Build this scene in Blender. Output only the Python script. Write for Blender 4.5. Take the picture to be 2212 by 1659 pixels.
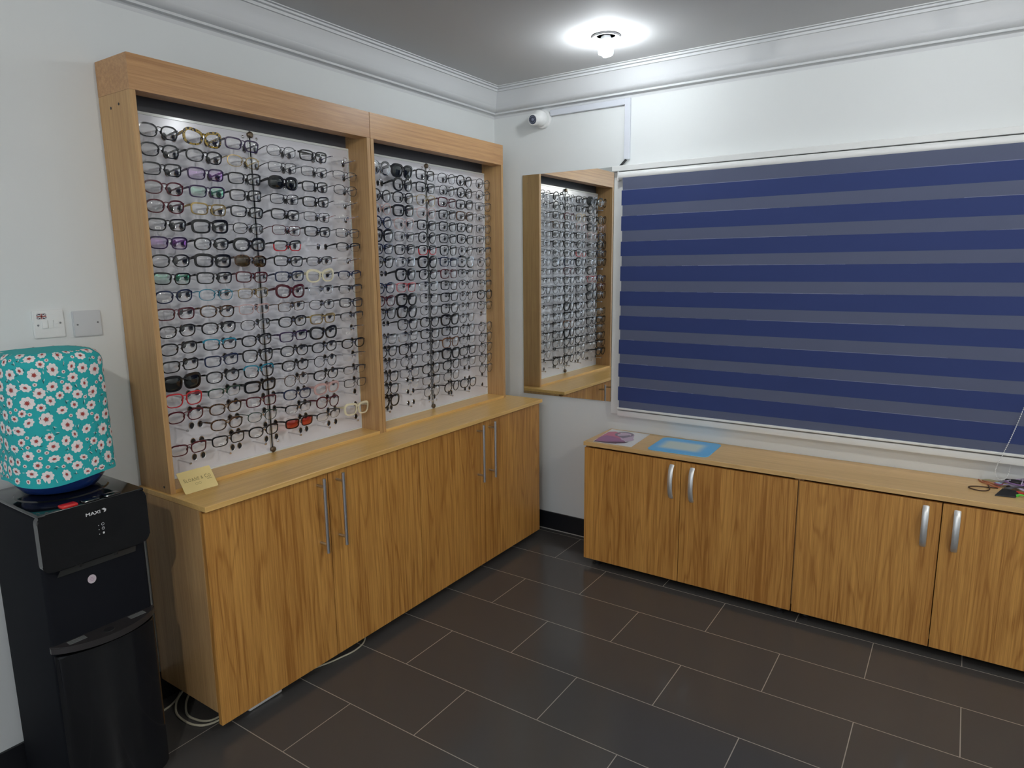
import bpy, bmesh, math, random
from mathutils import Vector, Matrix
for o in list(bpy.data.objects):
    bpy.data.objects.remove(o)
S = bpy.context.scene
COL = S.collection
PI = math.pi
R = math.radians
rnd = random.Random(7)

# ------------------------------------------------------------------ camera
F_PX = 1445.7
cam_d = bpy.data.cameras.new('camera')
cam_d.sensor_width = 36.0
cam_d.sensor_fit = 'HORIZONTAL'
cam_d.lens = F_PX / 2212 * 36.0
cam_d.clip_start = 0.02
cam = bpy.data.objects.new('camera', cam_d)
COL.objects.link(cam)
yw, pt, rl = R(34.0431), R(-9.9695), R(-0.5793)
fw = Vector((-math.sin(yw) * math.cos(pt), math.cos(yw) * math.cos(pt), math.sin(pt)))
rt = Vector((math.cos(yw), math.sin(yw), 0))
up = rt.cross(fw)
r2 = rt * math.cos(rl) + up * math.sin(rl)
u2 = -rt * math.sin(rl) + up * math.cos(rl)
m = Matrix((r2, u2, -fw)).transposed().to_4x4()
m.translation = Vector((2.2814, -3.2247, 1.5257))
cam.matrix_world = m
S.camera = cam

# ------------------------------------------------------------------ world, exposure
S.view_settings.view_transform = 'Standard'
S.view_settings.look = 'None'
S.view_settings.exposure = 0.20
S.view_settings.gamma = 1.0
w = bpy.data.worlds.new('fill_daylight')
S.world = w
w.use_nodes = True
w.node_tree.nodes['Background'].inputs[0].default_value = (0.80, 0.88, 1.0, 1)
w.node_tree.nodes['Background'].inputs[1].default_value = 1.6
LAMP_CORNER = 150.0            # emission of the fluorescent tubes, corner lamp
LAMP_OTHER = 820.0             # unseen lamps further into the shop, made strong to light the cabinet doors
LAMP_WEAK = 85.0               # unseen tubes along the window wall, kept weak against hot spots

# room: left wall x=0, back wall y=0, floor z=0; an opening added for fill lets in daylight behind the photographer
RX, RY, ZC = 4.3, -5.6, 2.481
BACK_LAMPS = [(2.12, -0.70), (3.35, -0.95), (3.45, -2.0), (2.1, -3.9)]

# ------------------------------------------------------------------ helpers
def new():
    return bmesh.new()

def wl(o):
    v = Vector((0, 0, 0))
    while o is not None:
        v += o.location
        o = o.parent
    return v

def obj(name, bm, mat, parent=None, smooth=None, ang=35):
    me = bpy.data.meshes.new(name)
    if parent is not None:
        off = wl(parent)
        bmesh.ops.translate(bm, vec=-off, verts=bm.verts)
    bmesh.ops.recalc_face_normals(bm, faces=bm.faces)
    bm.to_mesh(me)
    bm.free()
    for mm in (mat if isinstance(mat, (list, tuple)) else [mat]):
        me.materials.append(mm)
    if smooth is not False:
        for p in me.polygons:
            p.use_smooth = True
        me.set_sharp_from_angle(angle=R(ang))
    o = bpy.data.objects.new(name, me)
    COL.objects.link(o)
    if parent is not None:
        o.parent = parent
    return o

def tag(o, label=None, cat=None, group=None, kind=None):
    if label: o['label'] = label
    if cat: o['category'] = cat
    if group: o['group'] = group
    if kind: o['kind'] = kind
    return o

def thing(name, label, cat, loc, group=None):
    o = bpy.data.objects.new(name, None)
    o.empty_display_size = 0.05
    COL.objects.link(o)
    o.location = loc
    return tag(o, label, cat, group)

def struct(name, bm, mat, smooth=None, ang=35):
    o = obj(name, bm, mat, None, smooth, ang)
    o['kind'] = 'structure'
    return o

def box(bm, x0, x1, y0, y1, z0, z1, b=0.0, seg=2, mi=0):
    vs = [bm.verts.new(p) for p in ((x0, y0, z0), (x1, y0, z0), (x1, y1, z0), (x0, y1, z0), (x0, y0, z1), (x1, y0, z1), (x1, y1, z1), (x0, y1, z1))]
    fs = [bm.faces.new([vs[i] for i in q]) for q in ((3, 2, 1, 0), (4, 5, 6, 7), (0, 1, 5, 4), (1, 2, 6, 5), (2, 3, 7, 6), (3, 0, 4, 7))]
    for f in fs: f.material_index = mi
    if b:
        es = list({e for f in fs for e in f.edges})
        r = bmesh.ops.bevel(bm, geom=es, offset=b, segments=seg, affect='EDGES', profile=0.5)
        for f in r['faces']: f.material_index = mi
    return bm

def frames(pts, closed=False):
    n = len(pts)
    T = []
    for i in range(n):
        a = pts[(i - 1) % n] if (closed or i > 0) else pts[i]
        c = pts[(i + 1) % n] if (closed or i < n - 1) else pts[i]
        t = (c - a)
        T.append(t.normalized() if t.length > 1e-9 else Vector((0, 0, 1)))
    ref = Vector((0, 0, 1)) if abs(T[0].z) < 0.9 else Vector((1, 0, 0))
    N = (ref - T[0] * ref.dot(T[0])).normalized()
    out = []
    for t in T:
        N = (N - t * N.dot(t))
        N = N.normalized() if N.length > 1e-6 else t.orthogonal().normalized()
        out.append((N, t.cross(N)))
    return out

def tube(bm, pts, r, n=8, closed=False, mi=0, flat=1.0):
    pts = [Vector(p) for p in pts]
    fr = frames(pts, closed)
    rings = []
    for i, (p, (N, B)) in enumerate(zip(pts, fr)):
        rr = r[i] if isinstance(r, (list, tuple)) else r
        rings.append([bm.verts.new(p + N * (rr * flat * math.cos(2 * PI * k / n)) + B * (rr * math.sin(2 * PI * k / n))) for k in range(n)])
    m_ = len(rings)
    for i in range(m_ if closed else m_ - 1):
        a, b = rings[i], rings[(i + 1) % m_]
        for k in range(n):
            f = bm.faces.new((a[k], a[(k + 1) % n], b[(k + 1) % n], b[k]))
            f.material_index = mi
    if not closed:
        for rg in (rings[0], rings[-1]):
            f = bm.faces.new(rg)
            f.material_index = mi
    return bm

def cyl(bm, p0, p1, r, n=16, r2=None, mi=0):
    return tube(bm, [p0, p1], [r, r if r2 is None else r2], n, mi=mi)

def lathe(bm, c, prof, n=32, axis='z', mi=0):
    c = Vector(c)
    rings = []
    for (r, h) in prof:
        ring = []
        for k in range(n):
            a = 2 * PI * k / n
            if axis == 'z': v = Vector((r * math.cos(a), r * math.sin(a), h))
            elif axis == 'y': v = Vector((r * math.cos(a), h, r * math.sin(a)))
            else: v = Vector((h, r * math.cos(a), r * math.sin(a)))
            ring.append(bm.verts.new(c + v))
        rings.append(ring)
    for a, b in zip(rings, rings[1:]):
        for k in range(n):
            f = bm.faces.new((a[k], a[(k + 1) % n], b[(k + 1) % n], b[k]))
            f.material_index = mi
    for rg in (rings[0], rings[-1]):
        try:
            f = bm.faces.new(rg)
            f.material_index = mi
        except ValueError:
            pass
    return bm

def poly(bm, pts, mi=0):
    f = bm.faces.new([bm.verts.new(p) for p in pts])
    f.material_index = mi
    return f

def prism(bm, pts, d, mi=0):
    """closed polygon (3-D points) extruded by vector d"""
    a = [bm.verts.new(p) for p in pts]
    b = [bm.verts.new(Vector(p) + Vector(d)) for p in pts]
    n = len(a)
    fs = [bm.faces.new(a), bm.faces.new(list(reversed(b)))]
    for i in range(n):
        fs.append(bm.faces.new((a[i], a[(i + 1) % n], b[(i + 1) % n], b[i])))
    for f in fs: f.material_index = mi
    return bm

def rrect(w, h, r, n=6):
    out = []
    for cx, cy, a0 in ((w / 2 - r, h / 2 - r, 0), (-w / 2 + r, h / 2 - r, 90), (-w / 2 + r, -h / 2 + r, 180), (w / 2 - r, -h / 2 + r, 270)):
        for k in range(n + 1):
            a = R(a0 + 90 * k / n)
            out.append((cx + r * math.cos(a), cy + r * math.sin(a)))
    return out

def smoothline(ctrl, n=8, closed=False):
    """Catmull-Rom through control points"""
    P = [Vector(p) for p in ctrl]
    out = []
    N = len(P)
    for i in range(N if closed else N - 1):
        p1, p2 = P[i], P[(i + 1) % N]
        p0 = P[(i - 1) % N] if (closed or i > 0) else p1
        p3 = P[(i + 2) % N] if (closed or i < N - 2) else p2
        for k in range(n):
            t = k / n
            out.append(0.5 * ((2 * p1) + (p2 - p0) * t + (2 * p0 - 5 * p1 + 4 * p2 - p3) * t * t + (3 * p1 - p0 - 3 * p2 + p3) * t ** 3))
    if not closed: out.append(P[-1])
    return out

def text_bm(s, size, xf, bold=0.0):
    """text as flat mesh; xf maps (u,v) in metres (baseline-left origin) to a 3-D point"""
    cu = bpy.data.curves.new('lettering', 'FONT')
    cu.body = s
    cu.size = size
    cu.offset = bold
    cu.resolution_u = 3
    o = bpy.data.objects.new('lettering', cu)
    COL.objects.link(o)
    dg = bpy.context.evaluated_depsgraph_get()
    dg.update()
    me = bpy.data.meshes.new_from_object(o.evaluated_get(dg))
    bpy.data.objects.remove(o)
    bpy.data.curves.remove(cu)
    bm = new()
    bm.from_mesh(me)
    bpy.data.meshes.remove(me)
    wd = max((v.co.x for v in bm.verts), default=0)
    for v in bm.verts:
        v.co = Vector(xf(v.co.x, v.co.y))
    return bm, wd

# ------------------------------------------------------------------ materials
def pbr(name, col, rough=0.5, metal=0.0, coat=0.0, spec=0.5, **k):
    mt = bpy.data.materials.new(name)
    mt.use_nodes = True
    b = mt.node_tree.nodes['Principled BSDF']
    b.inputs['Base Color'].default_value = (*col, 1)
    b.inputs['Roughness'].default_value = rough
    b.inputs['Metallic'].default_value = metal
    b.inputs['Coat Weight'].default_value = coat
    b.inputs['Specular IOR Level'].default_value = spec
    return mt

def nodes(mt):
    nt = mt.node_tree
    return nt, nt.nodes, nt.links, nt.nodes['Principled BSDF']

def wood(name, axis, light, dark, rough=0.38, scale=1.0, line=0.5):
    mt = pbr(name, light, rough)
    nt, N, L, B = nodes(mt)
    tc = N.new('ShaderNodeTexCoord')
    oi = N.new('ShaderNodeObjectInfo')
    mul = N.new('ShaderNodeVectorMath'); mul.operation = 'SCALE'
    mul.inputs[0].default_value = (3.7, 5.3, 7.1)
    L.new(oi.outputs['Random'], mul.inputs['Scale'])
    add = N.new('ShaderNodeVectorMath'); add.operation = 'ADD'
    L.new(tc.outputs['Object'], add.inputs[0]); L.new(mul.outputs[0], add.inputs[1])
    def noise(al, ac, det, dist=0.0, rgh=0.55):
        mp = N.new('ShaderNodeMapping')
        sc = [ac * scale] * 3
        sc['xyz'.index(axis)] = al * scale
        mp.inputs['Scale'].default_value = sc
        L.new(add.outputs[0], mp.inputs['Vector'])
        n = N.new('ShaderNodeTexNoise')
        n.inputs['Scale'].default_value = 1.0
        n.inputs['Detail'].default_value = det
        n.inputs['Roughness'].default_value = rgh
        n.inputs['Distortion'].default_value = dist
        L.new(mp.outputs[0], n.inputs['Vector'])
        return n.outputs['Fac']
    def mth(op, a, b):
        q = N.new('ShaderNodeMath'); q.operation = op
        for i, v in enumerate((a, b)):
            if isinstance(v, (int, float)): q.inputs[i].default_value = v
            else: L.new(v, q.inputs[i])
        return q.outputs[0]
    broad = noise(0.9, 7, 2, 0.3)
    rings = mth('SINE', mth('MULTIPLY', noise(0.7, 9, 2, 0.2), 75.0), 0)
    mid = noise(1.6, 105, 3, 0.15)
    fine = noise(9, 420, 2)
    s = mth('MULTIPLY', broad, 0.45)
    thin = mth('POWER', mth('ADD', mth('MULTIPLY', rings, 0.5), 0.5), 5.0)
    s = mth('SUBTRACT', mth('ADD', s, 0.06 * line + 0.025), mth('MULTIPLY', thin, 0.26 * line))
    s = mth('ADD', s, mth('MULTIPLY', mid, 0.62))
    s = mth('ADD', s, mth('MULTIPLY', fine, 0.50))
    cr = N.new('ShaderNodeValToRGB')
    cr.color_ramp.elements[0].position = 0.60
    cr.color_ramp.elements[0].color = (*dark, 1)
    cr.color_ramp.elements[1].position = 1.0
    cr.color_ramp.elements[1].color = (*light, 1)
    s2 = mth('MULTIPLY', s, 1.0)
    L.new(s2, cr.inputs[0])
    L.new(cr.outputs[0], B.inputs['Base Color'])
    bp = N.new('ShaderNodeBump'); bp.inputs['Strength'].default_value = 0.04; bp.inputs['Distance'].default_value = 0.002
    L.new(fine, bp.inputs['Height']); L.new(bp.outputs[0], B.inputs['Normal'])
    return mt

OAK_L, OAK_D = (0.67, 0.345, 0.088), (0.36, 0.148, 0.028)
M_door = wood('oak_door_vertical', 'z', OAK_L, OAK_D, 0.36, line=0.6)
M_side = wood('oak_side_vertical', 'z', (0.60, 0.375, 0.165), (0.42, 0.235, 0.092), 0.40, line=0.2)
M_hor = wood('oak_rail_lengthwise', 'y', (0.60, 0.345, 0.155), (0.40, 0.205, 0.085), 0.36, line=0.2)
M_topA = wood('oak_worktop_lengthwise', 'y', (0.86, 0.56, 0.20), (0.68, 0.40, 0.125), 0.30, line=0.15)
M_topB = wood('oak_worktop_window', 'x', (0.80, 0.53, 0.235), (0.62, 0.385, 0.155), 0.34, line=0.15)
M_board_edge = pbr('raw_board_edge', (0.45, 0.30, 0.14), 0.6)
M_dark = pbr('shade_dark_board', (0.085, 0.085, 0.098), 0.5)  # dark colour paints in the shade of the trough above the boards
M_black_pl = pbr('black_plastic_foot', (0.012, 0.012, 0.013), 0.45)

M_wall = pbr('painted_wall', (0.745, 0.77, 0.765), 0.62)
nt, N, L, B = nodes(M_wall)
nz = N.new('ShaderNodeTexNoise'); nz.inputs['Scale'].default_value = 35; nz.inputs['Detail'].default_value = 4
bp = N.new('ShaderNodeBump'); bp.inputs['Strength'].default_value = 0.05; bp.inputs['Distance'].default_value = 0.004
tc = N.new('ShaderNodeTexCoord')
L.new(tc.outputs['Object'], nz.inputs['Vector']); L.new(nz.outputs['Fac'], bp.inputs['Height']); L.new(bp.outputs[0], B.inputs['Normal'])
M_ceil = pbr('ceiling_paint', (0.62, 0.62, 0.62), 0.8)
M_cornice = pbr('plaster_cornice', (0.66, 0.675, 0.685), 0.6)
M_white = pbr('white_plastic', (0.80, 0.81, 0.80), 0.32)
M_trunk = pbr('pvc_trunking', (0.66, 0.69, 0.75), 0.4)
M_casing = pbr('white_window_paint', (0.80, 0.815, 0.80), 0.4)
M_grey_pl = pbr('grey_plastic', (0.52, 0.54, 0.56), 0.4)

# floor tiles
M_floor = pbr('black_porcelain_tile', (0.04, 0.036, 0.033), 0.22)
nt, N, L, B = nodes(M_floor)
tc = N.new('ShaderNodeTexCoord')
mp = N.new('ShaderNodeMapping'); mp.inputs['Location'].default_value = (-0.8928, 0.3343, 0)
L.new(tc.outputs['Object'], mp.inputs['Vector'])
bk = N.new('ShaderNodeTexBrick')
bk.offset = 0.5; bk.offset_frequency = 2; bk.squash = 1.0
bk.inputs['Color1'].default_value = (0.068, 0.066, 0.064, 1)
bk.inputs['Color2'].default_value = (0.074, 0.069, 0.065, 1)
bk.inputs['Mortar'].default_value = (0.33, 0.30, 0.25, 1)
bk.inputs['Scale'].default_value = 1.0
bk.inputs['Mortar Size'].default_value = 0.0016
bk.inputs['Mortar Smooth'].default_value = 0.1
bk.inputs['Bias'].default_value = 0.0
bk.inputs['Brick Width'].default_value = 0.6
bk.inputs['Row Height'].default_value = 0.2876
L.new(mp.outputs[0], bk.inputs['Vector'])
nz = N.new('ShaderNodeTexNoise'); nz.inputs['Scale'].default_value = 2.6; nz.inputs['Detail'].default_value = 5
L.new(tc.outputs['Object'], nz.inputs['Vector'])
mr = N.new('ShaderNodeMapRange'); mr.inputs['From Min'].default_value = 0.3; mr.inputs['From Max'].default_value = 0.7
mr.inputs['To Min'].default_value = 0.13; mr.inputs['To Max'].default_value = 0.18
L.new(nz.outputs['Fac'], mr.inputs['Value'])
mx = N.new('ShaderNodeMix'); mx.data_type = 'FLOAT'
L.new(bk.outputs['Fac'], mx.inputs[0]); L.new(mr.outputs[0], mx.inputs[2]); mx.inputs[3].default_value = 0.8
L.new(mx.outputs[0], B.inputs['Roughness'])
L.new(bk.outputs['Color'], B.inputs['Base Color'])
bp = N.new('ShaderNodeBump'); bp.inputs['Strength'].default_value = 0.3; bp.inputs['Distance'].default_value = 0.001; bp.invert = True
L.new(bk.outputs['Fac'], bp.inputs['Height']); L.new(bp.outputs[0], B.inputs['Normal'])
M_skirt = pbr('black_skirting_tile', (0.016, 0.017, 0.020), 0.25)
M_caulk = pbr('light_floor_joint', (0.42, 0.40, 0.37), 0.7)

M_acryl = pbr('white_acrylic_board', (0.78, 0.78, 0.83), 0.14, spec=0.6)
M_chrome = pbr('polished_steel', (0.72, 0.72, 0.74), 0.16, 1.0)
M_alu = pbr('satin_aluminium', (0.62, 0.64, 0.68), 0.32, 1.0)
M_alu2 = pbr('brushed_nickel_bow', (0.80, 0.81, 0.80), 0.42, 0.8)
M_strip = pbr('strip_metal', (0.62, 0.63, 0.64), 0.25, 0.5)
M_rubber = pbr('black_rubber', (0.015, 0.015, 0.017), 0.4)
M_brass_kn = pbr('bronze_clip', (0.16, 0.12, 0.08), 0.35, 0.8)
M_edge = pbr('clear_acrylic_edge', (0.80, 0.83, 0.80), 0.1)

M_mirror = pbr('mirror_glass', (0.90, 0.93, 0.92), 0.0, 1.0)
M_mirror_edge = pbr('mirror_edge', (0.25, 0.35, 0.32), 0.2)
M_blue = pbr('navy_blind_band', (0.022, 0.042, 0.160), 0.75)
M_sheer = pbr('sheer_blind_band', (0.098, 0.115, 0.188), 0.8)
M_sheer_edge = pbr('sheer_band_seam', (0.22, 0.24, 0.36), 0.8)
M_glassdark = pbr('night_window_pane', (0.02, 0.025, 0.03), 0.03)

def lens_mat(name, tint, fac_add=0.03, refl=(1, 1, 1)):
    mt = bpy.data.materials.new(name)
    mt.use_nodes = True
    nt = mt.node_tree
    for n in list(nt.nodes): nt.nodes.remove(n)
    out = nt.nodes.new('ShaderNodeOutputMaterial')
    mix = nt.nodes.new('ShaderNodeMixShader')
    tr = nt.nodes.new('ShaderNodeBsdfTransparent'); tr.inputs[0].default_value = (*tint, 1)
    gl = nt.nodes.new('ShaderNodeBsdfGlossy'); gl.inputs['Roughness'].default_value = 0.03; gl.inputs['Color'].default_value = (*refl, 1)
    fr = nt.nodes.new('ShaderNodeFresnel'); fr.inputs[0].default_value = 1.5
    ad = nt.nodes.new('ShaderNodeMath'); ad.operation = 'ADD'; ad.inputs[1].default_value = fac_add
    nt.links.new(fr.outputs[0], ad.inputs[0]); nt.links.new(ad.outputs[0], mix.inputs[0])
    nt.links.new(tr.outputs[0], mix.inputs[1]); nt.links.new(gl.outputs[0], mix.inputs[2]); nt.links.new(mix.outputs[0], out.inputs[0])
    return mt
M_lens = lens_mat('demo_lens', (0.95, 0.955, 0.95), 0.04)
M_lens_dark = lens_mat('dark_sun_lens', (0.035, 0.045, 0.045), 0.02)
M_lens_brown = lens_mat('brown_sun_lens', (0.13, 0.085, 0.035), 0.03)
M_lens_red = lens_mat('red_mirror_lens', (0.62, 0.05, 0.015), 0.05)
M_lens_violet = lens_mat('violet_coated_lens', (0.93, 0.90, 0.97), 0.12, (0.75, 0.25, 1.0))
M_lens_green = lens_mat('green_coated_lens', (0.92, 0.97, 0.95), 0.12, (0.25, 1.0, 0.60))
M_clearfr = lens_mat('crystal_frame', (0.86, 0.89, 0.92), 0.10)

def emit(name, col, s):
    mt = bpy.data.materials.new(name)
    mt.use_nodes = True
    nt = mt.node_tree
    nt.nodes.remove(nt.nodes['Principled BSDF'])
    e = nt.nodes.new('ShaderNodeEmission')
    e.inputs[0].default_value = (*col, 1); e.inputs[1].default_value = s
    nt.links.new(e.outputs[0], nt.nodes['Material Output'].inputs[0])
    return mt
M_lamp = emit('fluorescent_tube', (0.90, 0.96, 1.0), LAMP_CORNER)
M_lamp3 = emit('weak_fluorescent_tube', (0.92, 0.96, 1.0), LAMP_WEAK)
M_lamp2 = emit('strong_fluorescent_tube', (1.0, 0.98, 0.94), LAMP_OTHER)

# ------------------------------------------------------------------ room shell
T = 0.12
struct('floor', box(new(), -T, RX + T, RY - T, T, -0.1, 0.0), M_floor, False)
struct('ceiling', box(new(), -T, RX + T, RY - T, T, ZC, ZC + 0.1), M_ceil, False)
struct('wall_left', box(new(), -T, 0, RY, T, 0, ZC), M_wall, False)
struct('wall_back', box(new(), 0, RX, 0, T, 0, ZC), M_wall, False)
struct('wall_right', box(new(), RX, RX + T, RY, T, 0, ZC), M_wall, False)
# unseen wall behind the photographer; its wide opening is added to let fill light in
bm = new()
box(bm, 0, 0.7, RY - T, RY, 0, ZC); box(bm, RX - 0.7, RX, RY - T, RY, 0, ZC)
box(bm, 0.7, RX - 0.7, RY - T, RY, 2.15, ZC); box(bm, 0.7, RX - 0.7, RY - T, RY, 0, 0.5)
struct('wall_front', bm, M_wall, False)

PROF = [(0, 2.337), (0.003, 2.349), (0.010, 2.354), (0.024, 2.353), (0.029, 2.3535), (0.029, 2.361), (0.026, 2.363), (0.036, 2.366), (0.046, 2.373), (0.052, 2.382), (0.053, 2.386), (0.048, 2.387), (0.0505, 2.391),
        (0.055, 2.405), (0.060, 2.425), (0.067, 2.442), (0.076, 2.455), (0.083, 2.456), (0.084, 2.466), (0.080, 2.467), (0.092, 2.469), (0.093, 2.476), (0.090, 2.477), (0.102, 2.4775), (0.102, ZC)]
def cornice(along):
    bm = new()
    a, b = [], []
    for d, z in PROF:
        if along == 'x':
            a.append(bm.verts.new((d, -d, z))); b.append(bm.verts.new((RX, -d, z)))
        else:
            a.append(bm.verts.new((d, -d, z))); b.append(bm.verts.new((d, RY, z)))
    for i in range(len(a) - 1):
        bm.faces.new((a[i], a[i + 1], b[i + 1], b[i]))
    return bm
struct('trim_1', cornice('y'), M_cornice, ang=25)
struct('trim_2', cornice('x'), M_cornice, ang=25)
struct('baseboard_back', box(new(), 0.0, RX, -0.010, 0, 0, 0.105, 0.001, 1), M_skirt)
struct('baseboard_left', box(new(), 0, 0.010, RY, -0.011, 0, 0.105, 0.001, 1), M_skirt)
struct('trim_3', box(new(), 0.011, RX, -0.0135, -0.0102, 0.0, 0.004), M_caulk, False)

# ------------------------------------------------------------------ ceiling lamps
M_ring = pbr('pale_metal_ring', (0.60, 0.61, 0.63), 0.35, 0.25)
def spiral(bm, cx, cy, ztop):
    tube(bm, [(cx, cy, ztop + 0.004), (cx, cy, ztop - 0.012), (cx, cy, ztop - 0.022)], [0.020, 0.027, 0.022], 14, mi=1)
    for ph in (0, PI):
        pts = []
        for i in range(49):
            t = i / 48
            a = ph + t * 2 * PI * 2.0
            rr = 0.024 * (1.0 if t < 0.85 else 1.0 - (t - 0.85) / 0.15 * 0.75)
            pts.append((cx + rr * math.cos(a), cy + rr * math.sin(a), ztop - 0.022 - t * 0.050))
        tube(bm, pts, 0.0078, 6, mi=0)
def lamp(x, y, label, ml=M_lamp):
    t = thing('ceiling_lamp', label, 'lamp', (x, y, ZC), 'ceiling lamps')
    bm = new()
    lathe(bm, (x, y, ZC), [(0.058, 0.0), (0.061, -0.004), (0.058, -0.009), (0.046, -0.006), (0.040, 0.0)], 32)
    obj('trim_ring', bm, M_ring, t)
    bm = new()
    spiral(bm, x, y, ZC - 0.006)
    obj('bulb', bm, [ml, M_white], t)
    return t
lamp(0.921, -0.475, 'lit spiral bulb in a metal ring on the ceiling near the corner')
for i, (x, y) in enumerate(BACK_LAMPS):
    lamp(x, y, 'lit spiral ceiling bulb, out of frame, ' + ('above the middle of the window', 'above the right end of the window', 'over the right of the room', 'near the front wall')[i], M_lamp3 if i < 2 else M_lamp2)

# ------------------------------------------------------------------ left base cabinets + worktop
YL, YR, YM = -2.126, -0.131, -1.127      # ends and middle
XD, ZD0, ZT = 0.373, 0.042, 0.8026
def base_unit(y0, y1, label, ysplit, hy, end_left):
    t = thing('base_cabinet', label, 'cabinet', (0.19, (y0 + y1) / 2, 0), 'floor cabinets below the eyewear display')
    xs = XD - 0.019
    obj('side_panel', box(new(), 0.012, xs, y0, y0 + 0.018, 0.085, 0.784), M_side, t, False)
    obj('side_panel', box(new(), 0.012, xs, y1 - 0.018, y1, 0.085, 0.784), M_side, t, False)
    obj('bottom_panel', box(new(), 0.012, xs, y0 + 0.018, y1 - 0.018, 0.085, 0.103), M_side, t, False)
    obj('back_panel', box(new(), 0.012, 0.018, y0 + 0.018, y1 - 0.018, 0.103, 0.784), M_side, t, False)
    for fx in (0.05, xs - 0.05):
        for fy in (y0 + 0.06, y1 - 0.06):
            obj('foot', cyl(new(), (fx, fy, 0.0), (fx, fy, 0.085), 0.018, 14), M_black_pl, t)
    for (a, b, h) in ((y0, ysplit, hy[0]), (ysplit, y1, hy[1])):
        d = obj('door', box(new(), XD - 0.018, XD, a + 0.0015, b - 0.0015, ZD0, 0.778, 0.0008, 1), M_door, t)
        bm = new()
        tube(bm, [(0.412, h, 0.490), (0.412, h, 0.775)], 0.0065, 14)
        for z in (0.522, 0.743):
            cyl(bm, (XD, h, z), (0.412, h, z), 0.005, 10)
        tag(obj('handle', bm, M_alu, d), 'satin aluminium bar handle')
    return t
base_unit(YL, YM, 'oak base cabinet with two doors, left of the pair under the eyewear display', -1.6296, (-1.679, -1.589), True)
base_unit(YM, YR, 'oak base cabinet with two doors, nearer the corner under the eyewear display', -0.648, (-0.705, -0.610), False)
wt = obj('worktop', box(new(), 0.002, 0.392, YL, YR + 0.002, 0.7845, ZT, 0.0012, 1), M_topA)
tag(wt, 'long oak worktop under the eyewear display, carrying the gold plaque', 'worktop')

# ------------------------------------------------------------------ display cases
DX, XB = 0.186, 0.072
ZB0, ZB1 = 0.815, 2.018
ROWZ = [0.878 + (20 - r) * 0.0567 for r in range(1, 21)]
CASES = [
    dict(y0=-2.118, y1=-1.1505, mid=-1.642, cols=[-2.020, -1.871, -1.725, -1.562, -1.415, -1.260]),
    dict(y0=-1.1475, y1=-0.188, mid=-0.679, cols=[-1.062, -0.920, -0.765, -0.610, -0.472, -0.315]),
]
def grommet(bm, y, z):
    pr = [(0.0098, 0.0126, 0.0), (0.0102, 0.0131, 0.0022), (0.0092, 0.0120, 0.0036), (0.0079, 0.0106, 0.0030)]
    n = 16
    rings = []
    for a, b, h in pr:
        rings.append([bm.verts.new((XB + h, y + a * math.cos(2 * PI * k / n), z + b * math.sin(2 * PI * k / n))) for k in range(n)])
    for p, q in zip(rings, rings[1:]):
        for k in range(n):
            bm.faces.new((p[k], p[(k + 1) % n], q[(k + 1) % n], q[k])).material_index = 0
    bm.faces.new(rings[-1]).material_index = 1
def peg(bm, y, z):
    tube(bm, [(XB, y, z), (XB + 0.072, y, z)], 0.0024, 8)
    tube(bm, [(XB + 0.070, y, z), (XB + 0.074, y, z), (XB + 0.079, y, z)], [0.0034, 0.0046, 0.0036], 10)
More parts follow.
